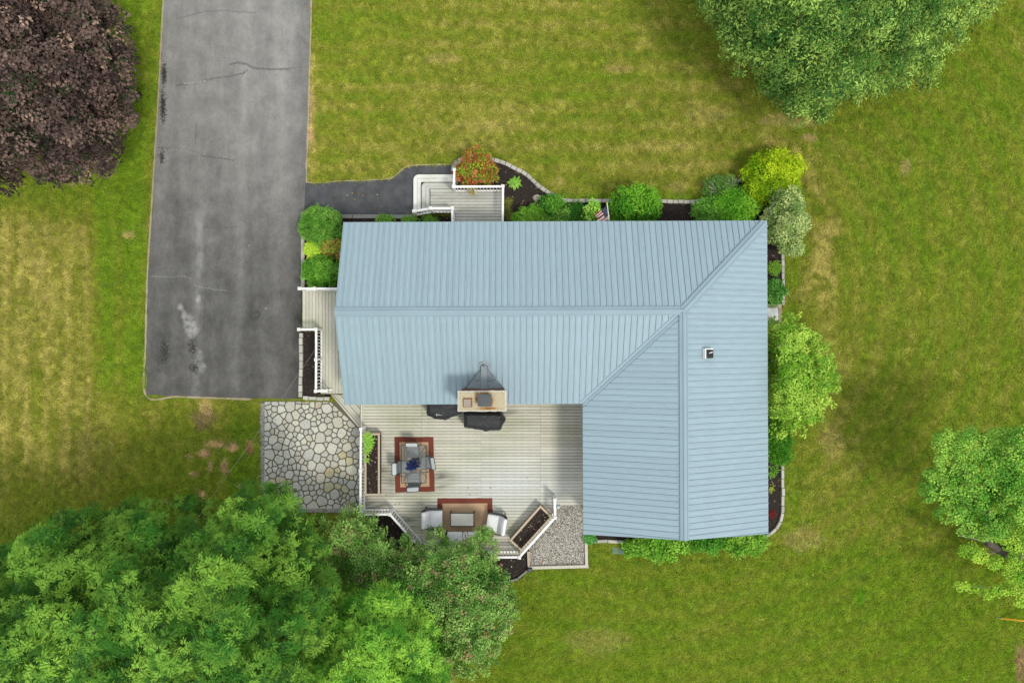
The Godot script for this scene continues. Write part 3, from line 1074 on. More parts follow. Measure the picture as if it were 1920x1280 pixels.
	for b in [north_bed, east_bed, west_bed, small_bed, south_bed]:
		var bb := Rect2(b[0], Vector2.ZERO)
		for q in b:
			bb = bb.expand(q)
		for i in int(bb.get_area() * 80.0):
			var p := bb.position + Vector2(rng.randf(), rng.randf()) * bb.size
			if not Geometry2D.is_point_in_polygon(p, b) or (p.x > -6.6 and p.x < 10.2 and p.y > -4.5 and p.y < 7.5):
				continue
			tr.append(Transform3D(Basis.from_euler(Vector3(rng.randfn() * 0.25, rng.randf() * TAU, rng.randfn() * 0.25)).scaled(Vector3.ONE * rng.randf_range(0.5, 1.5)), Vector3(p.x, 0.03, p.y)))
			var c := lin(78, 64, 56).lerp(lin(40, 33, 31), rng.randf())
			if rng.randf() < 0.04:
				c = lin(150, 128, 104)
			cc.append(Color(c.r, c.g, c.b))
	scatter("mulch_chips", cm, M.chip, self, tr, cc, true)
	edgings()

func pebbles(called: String, areas: Array, n: int, s0: float, s1: float, y: float, cols: Array) -> void:
	var st := begin(true)
	var ico := SphereMesh.new()
	ico.radius = 1.0
	ico.height = 1.3
	ico.radial_segments = 6
	ico.rings = 2
	var tr := []
	var cc := PackedColorArray()
	for b in areas:
		var bb := Rect2(b[0], Vector2.ZERO)
		for q in b:
			bb = bb.expand(q)
		for i in n:
			var p: Vector2 = bb.position + Vector2(rng.randf(), rng.randf()) * bb.size
			if not Geometry2D.is_point_in_polygon(p, b):
				continue
			tr.append(Transform3D(Basis.from_euler(Vector3(rng.randf() * 0.6, rng.randf() * TAU, rng.randf() * 0.6)).scaled(Vector3(rng.randf_range(0.8, 1.4), 1, 1) * rng.randf_range(s0, s1)), Vector3(p.x, y, p.y)))
			var c: Color = cols[rng.randi() % cols.size()] * rng.randf_range(0.8, 1.1)
			cc.append(Color(c.r, c.g, c.b))
	scatter(called, ico, M.pebble, self, tr, cc, true)

func stones(patio: Node) -> void:
	var area := poly([496, 753, 619, 753, 671, 802, 678, 802, 678, 953, 560, 953, 526, 950, 496, 928])
	var bb := Rect2(area[0], Vector2.ZERO)
	for q in area:
		bb = bb.expand(q)
	var pts := []
	var rad := []
	var tries := 0
	while tries < 9000:
		tries += 1
		var p := bb.position + Vector2(rng.randf(), rng.randf()) * bb.size
		if not Geometry2D.is_point_in_polygon(p, area):
			continue
		var r := rng.randf_range(0.26, 0.46) if tries < 150 else rng.randf_range(0.16, 0.27)
		var ok := true
		for i in pts.size():
			if pts[i].distance_to(p) < (r + rad[i]) * 0.5:
				ok = false
				break
		if ok:
			pts.append(p)
			rad.append(r)
	for i in pts.size():
		var cell := PackedVector2Array()
		for k in 16:
			cell.append(pts[i] + Vector2.from_angle(TAU * k / 16.0) * 0.5)
		for j in pts.size():
			if j == i:
				continue
			var d: Vector2 = pts[j] - pts[i]
			var L := d.length()
			if L > 1.1:
				continue
			var n := d / L
			var at_k: float = L * 0.5 + (rad[i] - rad[j]) * 0.28 - 0.024
			var out := PackedVector2Array()
			for k in cell.size():
				var a := cell[k]
				var b := cell[(k + 1) % cell.size()]
				var da: float = (a - pts[i]).dot(n) - at_k
				var db: float = (b - pts[i]).dot(n) - at_k
				if da <= 0.0:
					out.append(a)
				if (da < 0.0) != (db < 0.0):
					out.append(a.lerp(b, da / (da - db)))
			cell = out
			if cell.size() < 3:
				break
		if cell.size() < 3:
			continue
		var cl := Geometry2D.intersect_polygons(cell, area)
		if cl.is_empty():
			continue
		cell = cl[0]
		# round the corners
		var rn := PackedVector2Array()
		for k in cell.size():
			var a := cell[k]
			var b := cell[(k + 1) % cell.size()]
			if a.distance_to(b) < 0.03:
				rn.append((a + b) * 0.5)
				continue
			rn.append(a.lerp(b, 0.14))
			rn.append(a.lerp(b, 0.86))
		var ar := 0.0
		for k in rn.size():
			ar += rn[k].cross(rn[(k + 1) % rn.size()])
		if absf(ar) < 0.012:
			continue
		var st := begin()
		stone_prism(st, rn, 0.0, 0.038 + rng.randf_range(-0.006, 0.008), 0.008)
		var u: float = pts[i].x * 40 + 960
		var v: float = pts[i].y * 40 + 640
		var k := rng.randi() % 6
		var mossy := 1.0 - Vector2((u - 640) / 30.0, (v - 890) / 40.0).length()
		if mossy > 0.0 and rng.randf() < 0.45:
			k = 8
		elif Vector2((u - 525) / 30.0, (v - 915) / 24.0).length() < 1.0 or rng.randf() < 0.02:
			k = 6
		elif u > 655 or (v > 900 and rng.randf() < 0.4):
			k = [2, 5, 7, 0][rng.randi() % 4]
		obj("stone", st, M.stone[k], patio)

func edgings() -> void:
	var t := thing("stone_edging", "pale block edging curving along the front flower bed beside the lawn", "edging", at(1050, 373))
	O = t.position
	block_row(t, smooth_line(poly([850, 322, 853, 308, 868, 299, 892, 294.5, 922, 299.5, 943, 305, 967, 317, 983, 325, 1000, 340, 1015, 353, 1030, 363, 1043, 371, 1055, 376, 1073, 377, 1100, 377, 1140, 377, 1233, 377.5, 1277, 379, 1302, 379, 1318, 374.5, 1335, 367, 1345, 362]), 0.285), 0.17, 0.0, 0.14, M.block)
	block_row(t, smooth_line(poly([1345, 362, 1364, 351, 1380, 342, 1397, 332, 1418, 320]), 0.55), 0.15, 0.0, 0.13, [M.grey_timber, M.block[3]])
	t = thing("stone_edging", "pale block edging along the narrow bed by the upper right house wall", "edging", at(1467, 520))
	O = t.position
	block_row(t, smooth_line(poly([1478, 405, 1468, 440, 1466.5, 470, 1467, 500, 1467.5, 540, 1467, 572]), 0.3), 0.13, 0.0, 0.14, M.block)
	t = thing("stone_edging", "pale block edging that curves round the lower right house corner", "edging", at(1466, 930))
	O = t.position
	block_row(t, smooth_line(poly([1465, 800, 1466, 830, 1466, 870, 1467, 930, 1466, 962, 1461, 980, 1452, 993, 1440, 1002, 1420, 1009, 1380, 1014]), 0.4), 0.13, 0.0, 0.14, M.block)
	t = thing("stone_edging", "whitish block edging under the bottom gable behind the blue-grey pad", "edging", at(1140, 1014))
	O = t.position
	block_row(t, smooth_line(poly([1380, 1014, 1300, 1017, 1200, 1016, 1165, 1015, 1140, 1013, 1115, 1014, 1099, 1013]), 0.5), 0.14, 0.0, 0.15, M.block)
	t = thing("stone_edging", "grey block edging round the mulch bed between driveway and side deck", "edging", at(565, 690))
	O = t.position
	block_row(t, smooth_line(poly([565.5, 624, 565.5, 680, 564, 744]), 0.34), 0.16, 0.0, 0.16, [M.stone[0], M.stone[1], M.stone[2], M.stone[5]])
	block_row(t, smooth_line(poly([569, 745, 590, 746.5, 619, 747]), 0.34), 0.16, 0.0, 0.16, [M.stone[0], M.stone[1], M.stone[2], M.stone[5]])
	t = thing("timber_edging", "long grey timber edging between dark walkway and front house wall", "edging", at(700, 405))
	O = t.position
	for q in [[642, 403, 661, 406], [662, 403, 730, 407], [731, 403.5, 778, 407]]:
		var st := begin()
		stone_prism(st, poly([q[0], q[1], q[2], q[1], q[2], q[1] + 7, q[0], q[1] + 7]), 0.0, 0.15, 0.015)
		obj("timber", st, M.grey_timber, t)
	for q in [[565.5, 446, 572, 544]]:
		var st := begin()
		stone_prism(st, poly([q[0], q[1], q[2], q[1], q[2], q[3], q[0], q[3]]), 0.0, 0.13, 0.015)
		obj("timber", st, M.timber, t)
	t = thing("timber_border", "cream timber border boxing in the gravel pad beside the gable", "border", at(1095, 1060))
	O = t.position
	for q in [[990, 1063, 1103, 1060, 0.15], [1098.5, 1006, 1099.5, 1060, 0.15], [990, 1032, 991.5, 1060, 0.12]]:
		var a := at2(q[0], q[1])
		var b := at2(q[2], q[3])
		var d := (b - a).normalized()
		var nn: Vector2 = Vector2(-d.y, d.x) * q[4] * 0.45
		var st := begin()
		stone_prism(st, PackedVector2Array([a - nn, b - nn, b + nn, a + nn]), 0.0, 0.14, 0.012)
		obj("timber", st, M.cap_pale if q[4] > 0.13 else M.planter_rim, t)
	t = thing("timber_edging", "thin grey timber edging curving round the lower tip of the deck's mulch bed", "edging", at(975, 1080))
	O = t.position
	block_row(t, smooth_line(poly([946, 1091, 965, 1086, 980, 1078, 992, 1066]), 0.7), 0.09, 0.0, 0.12, [M.grey_timber])
# ------------------------------------------------------------------ the house
const XW := -7.14
const XE := 10.86
const ZN := -5.10
const ZS := 2.65
const XI := 2.99
const ZG := 8.2
const ZGR := 8.03
const XR := 6.925
const ZR := -1.225
const HE := 3.0
const RISE := 1.48

func cap_strip(parent: Node, called: String, a: Vector3, b: Vector3, l1: Vector3, l2: Vector3, prof: Array, m: Material) -> void:
	var st := begin()
	var ring_a := []
	var ring_b := []
	for sgn in [1, -1]:
		var l: Vector3 = l1 if sgn == 1 else l2
		var up := Vector3.UP
		var seq := prof.duplicate()
		if sgn == -1:
			seq.reverse()
		for q in seq:
			if sgn == -1 and q[0] == 0.0:
				continue
			ring_a.append(a + l * q[0] + up * q[1])
			ring_b.append(b + l * q[0] + up * q[1])
	# order: far end of side 1 ... centre ... far end of side 2
	var ra := []
	var rb := []
	var n := prof.size()
	for i in range(n - 1, -1, -1):
		ra.append(a + l1 * prof[i][0] + Vector3.UP * prof[i][1])
		rb.append(b + l1 * prof[i][0] + Vector3.UP * prof[i][1])
	for i in range(0 if prof[0][0] > 0.0 else 1, n):
		ra.append(a + l2 * prof[i][0] + Vector3.UP * prof[i][1])
		rb.append(b + l2 * prof[i][0] + Vector3.UP * prof[i][1])
	for i in ra.size() - 1:
		quad(st, ra[i], ra[i + 1], rb[i + 1], rb[i], Vector3.UP)
	obj(called, st, m, parent)

func window_part(parent: Node, c: Vector3, w: float, h: float, n: Vector3, called := "window") -> void:
	var s := Vector3(-n.z, 0, n.x)
	var bs := Basis(s, Vector3.UP, n)
	var st := begin()
	for e in [-1.0, 1.0]:
		box(st, c + s * e * (w * 0.5 + 0.04), Vector3(0.08, h + 0.16, 0.06), bs)
		box(st, c + Vector3.UP * e * (h * 0.5 + 0.04), Vector3(w, 0.08, 0.055), bs)
	var f := obj(called, st, M.white, parent)
	st = begin()
	box(st, c, Vector3(w - 0.01, h - 0.01, 0.03), bs)
	obj("pane", st, M.window, f)

func house() -> void:
	var t := thing("house", "white ranch house under a pale blue ribbed metal roof, L-shaped in plan", "house", Vector3(1.9, 0, -1.2), 0.004)
	O = t.position
	var s1 := RISE / ((ZS - ZN) * 0.5)
	var s2 := RISE / ((XE - XI) * 0.5)
	var pN := Vector3(0, s1, HE - ZN * s1)
	var pS := Vector3(0, -s1, HE + ZS * s1)
	var pW := Vector3(s2, 0, HE - XI * s2)
	var pE := Vector3(-s2, 0, HE + XE * s2)
	# walls
	var plan := PackedVector2Array([Vector2(-6.8, -4.7), Vector2(10.4, -4.7), Vector2(10.4, 7.85), Vector2(3.35, 7.85), Vector2(3.35, 2.3), Vector2(-6.8, 2.3)])
	var st := begin()
	prism(st, plan, 0.5, 2.86)
	# gables
	for e in [0.0, 0.12]:
		tri(st, Vector3(-6.8 + e, 2.86, -4.7), Vector3(-6.8 + e, 2.86, 2.3), Vector3(-6.8 + e, 4.22, ZR), Vector3(-1 + e * 20, 0, 0))
		tri(st, Vector3(3.35, 2.86, 7.85 - e), Vector3(10.4, 2.86, 7.85 - e), Vector3(XR, 4.22, 7.85 - e), Vector3(0, 0, 1 - e * 20))
	obj("wall", st, M.wall, t)
	st = begin()
	prism(st, Geometry2D.offset_polygon(plan, 0.03)[0], -0.1, 0.498)
	obj("foundation", st, M.foundation, t)
	for q in [[-5.4, 1.4], [1.0, 1.9], [3.6, 1.2], [6.2, 1.6], [8.8, 1.2]]:
		window_part(t, Vector3(q[0], 1.85, -4.72), q[1], 1.2, Vector3(0, 0, -1))
	for q in [[-2.6, 1.2], [0.6, 1.2], [5.2, 1.4]]:
		window_part(t, Vector3(10.42, 1.85, q[0]), q[1], 1.1, Vector3(1, 0, 0))
	for q in [[5.3, 1.1], [8.5, 1.1]]:
		window_part(t, Vector3(q[0], 1.85, 7.87), q[1], 1.1, Vector3(0, 0, 1))
	window_part(t, Vector3(-4.6, 1.85, 2.32), 1.2, 1.2, Vector3(0, 0, 1))
	window_part(t, Vector3(1.4, 1.65, 2.32), 1.8, 2.0, Vector3(0, 0, 1), "sliding_door")
	window_part(t, Vector3(3.33, 1.65, 5.0), 1.8, 2.0, Vector3(-1, 0, 0), "sliding_door")
	st = begin()
	box(st, Vector3(-1.5, 1.62, -4.72), Vector3(0.95, 2.05, 0.08))
	var fd := obj("front_door", st, M.rug_red, t)
	st = begin()
	box(st, Vector3(-1.15, 1.6, -4.79), Vector3(0.05, 0.14, 0.06))
	obj("handle", st, M.dark_metal, fd)
	st = begin()
	box(st, Vector3(-6.82, 1.62, 0.4), Vector3(0.08, 2.05, 0.95))
	obj("side_door", st, M.white, t)
	# roof
	var roof := node("roof", t)
	var N := PackedVector2Array([Vector2(XW, ZN), Vector2(XE, ZN), Vector2(XR, ZR), Vector2(XW, ZR)])
	var S := PackedVector2Array([Vector2(XW, ZS), Vector2(XW, ZR), Vector2(XR, ZR), Vector2(XI, ZS)])
	var Wp := PackedVector2Array([Vector2(XI, ZS), Vector2(XR, ZR), Vector2(XR, ZGR), Vector2(XI, ZG)])
	var E := PackedVector2Array([Vector2(XE, ZN), Vector2(XE, ZG), Vector2(XR, ZGR), Vector2(XR, ZR)])
	st = begin()
	slab(st, N, pN, -0.004, 0.13)
	slab(st, S, pS, -0.004, 0.13)
	slab(st, Wp, pW, -0.004, 0.13)
	slab(st, E, pE, -0.004, 0.13)
	obj("roof_edge", st, M.roof_trim, roof)
	var S2 := PackedVector2Array([Vector2(XW, ZS), Vector2(XW, ZR), Vector2(XR - 0.16, ZR), Vector2(XI - 0.16, ZS)])
	var W2 := PackedVector2Array([Vector2(XI, ZS + 0.16), Vector2(XR, ZR + 0.16), Vector2(XR, ZGR), Vector2(XI, ZG)])
	panels(roof, N, pN, true, XW, XE)
	panels(roof, S2, pS, true, XW, XR)
	panels(roof, W2, pW, false, ZR, ZG)
	panels(roof, E, pE, false, ZN, ZG)
	# ridge caps, hip cap, valley
	var hr := HE + RISE
	var c1 := Vector3(0, -s1, 1).normalized()
	var prof := [[0.0, 0.10], [0.05, 0.096], [0.056, 0.062], [0.135, 0.060], [0.141, 0.080], [0.185, 0.078], [0.195, 0.012]]
	cap_strip(roof, "ridge_cap", Vector3(XW - 0.01, hr, ZR), Vector3(XR, hr, ZR), c1, Vector3(0, -s1, -1).normalized(), prof, M.roof_trim)
	cap_strip(roof, "ridge_cap", Vector3(XR, hr + 0.004, ZR), Vector3(XR, hr + 0.004, ZGR + 0.01), Vector3(-1, -s2, 0).normalized(), Vector3(1, -s2, 0).normalized(), prof, M.roof_trim)
	var hd := Vector3(XE - XR, 0, ZN - ZR).normalized()
	var sl := Vector3(hd.z, 0, -hd.x)      # towards the east slope or the north one
	# along each slope, square to the hip in plan
	var offN := Vector3(0, 0, 0)
	var a := Vector3(XR, hr + 0.006, ZR)
	var b := a.lerp(Vector3(XE, HE + 0.006, ZN), 0.972)
	var e1 := Vector3(hd.z, 0, -hd.x)
	var e2 := -e1
	var drop := func(d: Vector3, p: Vector3) -> Vector3:
		return Vector3(d.x, p.x * d.x + p.y * d.z, d.z)
	var onE := e1 if e1.x > 0.0 else e2
	var onN := e2 if e1.x > 0.0 else e1
	cap_strip(roof, "hip_cap", a, b, drop.call(onE, pE), drop.call(onN, pN), prof, M.roof_trim)
	var va := Vector3(XR, hr + 0.004, ZR)
	var vb := Vector3(XI, HE + 0.004, ZS)
	var vd := (vb - va)
	vd.y = 0
	vd = vd.normalized()
	var f1 := Vector3(vd.z, 0, -vd.x)
	var onS := f1 if f1.x < 0.0 else -f1
	cap_strip(roof, "valley_flashing", va, vb, drop.call(onS, pS), drop.call(-onS, pW), [[0.0, 0.006], [0.02, 0.02], [0.03, 0.008], [0.115, 0.012], [0.13, 0.032], [0.145, 0.01]], M.roof_trim)
	# vent
	st = begin()
	var vc := at(1322.5, 663.5, 3.9)
	vc.y = pE.x * vc.x + pE.z
	var bs := Basis(Vector3(0, 0, 1), -atan(s2)) 
	box(st, vc + bs * Vector3(0, 0.03, 0), Vector3(0.47, 0.05, 0.42), bs)
	var vent := obj("roof_vent", st, M.sealant, t)
	st = begin()
	for q in [[Vector3(-0.19, 0.12, 0), Vector3(0.04, 0.16, 0.42)], [Vector3(0.0, 0.12, -0.19), Vector3(0.34, 0.16, 0.04)]]:
		box(st, vc + bs * q[0], q[1], bs)
	obj("frame", st, M.white, vent)
	st = begin()
	rbox(st, vc + bs * Vector3(0.03, 0.11, 0.02), Vector3(0.36, 0.14, 0.34), 0.03, bs)
	obj("hood", st, M.black, vent)
	st = begin()
	tube(st, [vc + bs * Vector3(-0.02, 0.2, -0.02), vc + bs * Vector3(0.13, 0.215, -0.06)], [0.02, 0.02], 6)
	obj("pipe", st, M.white, vent)
	chimney(t, pS)

func panels(roof: Node, area: PackedVector2Array, pl: Vector3, along_z: bool, lo: float, hi: float) -> void:
	var w := 0.25
	var n := int(ceil((hi - lo) / w))
	for i in n:
		var a := lo + i * w
		var strip := rect(a, -20, a + w, 20) if along_z else rect(-20, a, 20, a + w)
		var st := begin()
		var any := false
		for p in Geometry2D.intersect_polygons(strip, area):
			slab(st, p, pl, 0.008, 0.01, false)
			any = true
		if not any:
			continue
		for k in [[-0.026, 0.026, 0.050 if along_z else 0.040]]:
			var r := rect(a + k[0], -20, a + k[1], 20) if along_z else rect(-20, a + k[0], 20, a + k[1])
			if i == 0 and k[0] < 0.0:
				r = rect(a + 0.001, -20, a + k[1], 20) if along_z else rect(-20, a + 0.001, 20, a + k[1])
			for p in Geometry2D.intersect_polygons(r, area):
				if k[2] > 0.02:
					rib(st, p, pl, 0.008, k[2], along_z, (a + k[0] + a + k[1]) * 0.5)
				else:
					slab(st, p, pl, 0.008 + k[2] - 0.003, k[2] - 0.003, false)
		obj("roof_panel", st, M.roof[(rng.randi() % 4) * 2 + (0 if along_z else 1)], roof)

# a standing rib with sloping flanks
func rib(st: SurfaceTool, p: PackedVector2Array, pl: Vector3, lift: float, hgt: float, along_z: bool, mid: float) -> void:
	var top := PackedVector2Array()
	for q in p:
		top.append(Vector2(lerpf(q.x, mid, 0.35), q.y) if along_z else Vector2(q.x, lerpf(q.y, mid, 0.35)))
	var f := func(q: Vector2, l: float) -> Vector3:
		return Vector3(q.x, pl.x * q.x + pl.y * q.y + pl.z + l, q.y)
	var t := Geometry2D.triangulate_polygon(top)
	for i in range(0, t.size(), 3):
		tri(st, f.call(top[t[i]], lift + hgt), f.call(top[t[i + 1]], lift + hgt), f.call(top[t[i + 2]], lift + hgt), Vector3.UP)
	for i in p.size():
		var j := (i + 1) % p.size()
		quad(st, f.call(p[i], lift), f.call(p[j], lift), f.call(top[j], lift + hgt), f.call(top[i], lift + hgt), Vector3.UP)

func chimney(t: Node, pS: Vector3) -> void:
	var x0 := -2.172
	var x1 := -0.232
	var z0 := 1.93
	var z1 := 2.765
	var st := begin()
	prism(st, rect(x0 + 0.09, z0 + 0.03, x1 - 0.09, z1 - 0.09), -0.1, 4.87)
	var ch := obj("chimney", st, M.brick, t)
	# cast cap with a chipped rim
	st = begin()
	var rim := PackedVector2Array()
	for q in wobble(rect(x0, z0, x1, z1), 0.11, 0.012):
		rim.append(q)
	stone_prism(st, rim, 4.87, 5.0, 0.035)
	obj("crown", st, M.cap_pale, ch)
	# its weathered, rust-stained top
	var w := 192
	var h := 84
	var im := Image.create(w, h, false, Image.FORMAT_RGB8)
	for j in h:
		for i in w:
			var u := i / float(w)
			var v := j / float(h)
			var n := n2(i * 0.09, j * 0.09) * 0.7 + n2(i * 0.3, j * 0.3) * 0.5
			var c := Color(0.56, 0.535, 0.46).lerp(Color(0.78, 0.74, 0.63), clampf(0.5 + n, 0, 1))
			c = c.lerp(Color(0.68, 0.66, 0.54), clampf(1.0 - Vector2((u - 0.85) / 0.12, (v - 0.5) / 0.4).length(), 0, 1) * 0.8)
			var rust := 0.0
			rust = maxf(rust, 1.0 - Vector2((u - 0.56) / 0.20, (v - 0.06) / 0.16).length())
			rust = maxf(rust, 1.0 - Vector2((u - 0.62) / 0.30, (v - 0.90) / 0.12).length())
			rust = maxf(rust, 1.0 - Vector2((u - 0.40) / 0.08, (v - 0.3) / 0.5).length())
			rust = maxf(rust, 1.0 - Vector2((u - 0.70) / 0.06, (v - 0.5) / 0.4).length())
			rust = clampf(rust * 1.3 + n * 0.7, 0, 1) if rust > -0.3 else 0.0
			c = c.lerp(Color(0.62, 0.44, 0.20), clampf(rust, 0, 0.85))
			if rust > 0.75 and n > 0.05:
				c = c.lerp(Color(0.42, 0.22, 0.08), 0.8)
			if (v > 0.9 or v < 0.06) and n > 0.22:
				c = c.lerp(Color(0.40, 0.33, 0.2), 0.6)
			im.set_pixel(i, j, c)
	var cm := StandardMaterial3D.new()
	cm.albedo_texture = ImageTexture.create_from_image(im)
	cm.roughness = 0.95
	var pm := PlaneMesh.new()
	pm.size = Vector2(x1 - x0 - 0.13, z1 - z0 - 0.13)
	put("crown_wash", pm, cm, ch, Transform3D(Basis(), Vector3((x0 + x1) * 0.5, 5.008, (z0 + z1) * 0.5) - O))
	st = begin()
	box(st, Vector3(-1.085, 5.13, 2.285), Vector3(0.44, 0.24, 0.42))
	obj("flue", st, M.black, ch)
	st = begin()
	rbox(st, Vector3(-1.085, 5.31, 2.285), Vector3(0.55, 0.10, 0.49), 0.02)
	obj("flue_cap", st, M.slate, ch)
	st = begin()
	box(st, Vector3(-1.77, 5.03, 2.40), Vector3(0.36, 0.05, 0.35))
	obj("flue_rim", st, M.rust, ch)
	st = begin()
	box(st, Vector3(-1.78, 5.05, 2.41), Vector3(0.28, 0.05, 0.29))
	obj("flue_cover", st, M.flue, ch)
	# cricket behind the chimney
	var zb := z0 + 0.02
	var hb := pS.y * zb + pS.z + 0.03
	var A := Vector3(-1.174, 3.74, zb)
	var T := Vector3(-1.174, 3.70, 0.93)
	var Lp := Vector3(-1.99, hb, zb)
	var R := Vector3(-0.36, hb, zb)
	st = begin()
	tri(st, A, T, Lp, Vector3(-1, 2, 0))
	tri(st, A, T, R, Vector3(1, 2, 0))
	var cr := obj("chimney_cricket", st, M.grey_metal, t)
	st = begin()
	var up := Vector3(0, 0.02, 0)
	for sg in [-1.0, 1.0]:
		var B: Vector3 = Lp if sg < 0.0 else R
		for k in [0.33, 0.66]:
			var p := T.lerp(A, k)
			var q := T.lerp(B, k)
			tube(st, [p + up, q + up], [0.015, 0.015], 5)
		tube(st, [T + up, B + up], [0.022, 0.022], 5)
	obj("seam", st, M.grey_metal, cr)
	st = begin()
	slab(st, rect(-1.174 - 0.12, 1.0, -1.174 + 0.12, zb), Vector3(0, 0, 3.775), 0.0, 0.02)
	obj("cricket_cap", st, M.grey_metal, cr)
	st = begin(true)
	var pts := []
	for k in 15:
		var ang := lerpf(PI * 1.1, -PI * 0.1, k / 14.0)
		var z := 1.02 - sin(ang) * 0.17
		var xx := -1.174 + cos(ang) * (0.19 + 0.04 * sin(k * 2.2))
		pts.append(Vector3(xx, pS.y * z + pS.z + 0.055 + (0.03 if k % 2 == 0 else 0.0), z))
	tube(st, pts, [0.028], 6)
	tube(st, [Vector3(-1.00, 3.66, 1.0), Vector3(-0.94, 3.6, 1.13), Vector3(-0.99, 3.6, 1.25)], [0.03, 0.035, 0.02], 6)
	tube(st, [Vector3(-1.33, 3.66, 1.05), Vector3(-1.36, 3.62, 1.2)], [0.03, 0.015], 6)
	tube(st, [Vector3(-1.20, 3.74, 0.84), Vector3(-1.08, 3.75, 0.80), Vector3(-1.0, 3.74, 0.86)], [0.02, 0.028, 0.02], 6)
	obj("sealant_bead", st, M.sealant, cr)

# ------------------------------------------------------------------ decks, steps and porch
func top_pt(u: float, v: float, h: float, base: float) -> Vector3:
	var p := at(u, v, h)
	p.y = base
	return p

func skirt(parent: Node, p: PackedVector2Array, y0: float, y1: float, m: Material, skip := []) -> void:
	for i in p.size():
		if i in skip:
			continue
		var a := p[i]
		var b := p[(i + 1) % p.size()]
		var d := (b - a)
		var c := (a + b) * 0.5
		var st := begin()
		box(st, Vector3(c.x, (y0 + y1) * 0.5, c.y), Vector3(d.length() + 0.02, y1 - y0, 0.035), Basis(Vector3.UP, atan2(-d.y, d.x)))
		obj("skirt_board", st, m, parent)

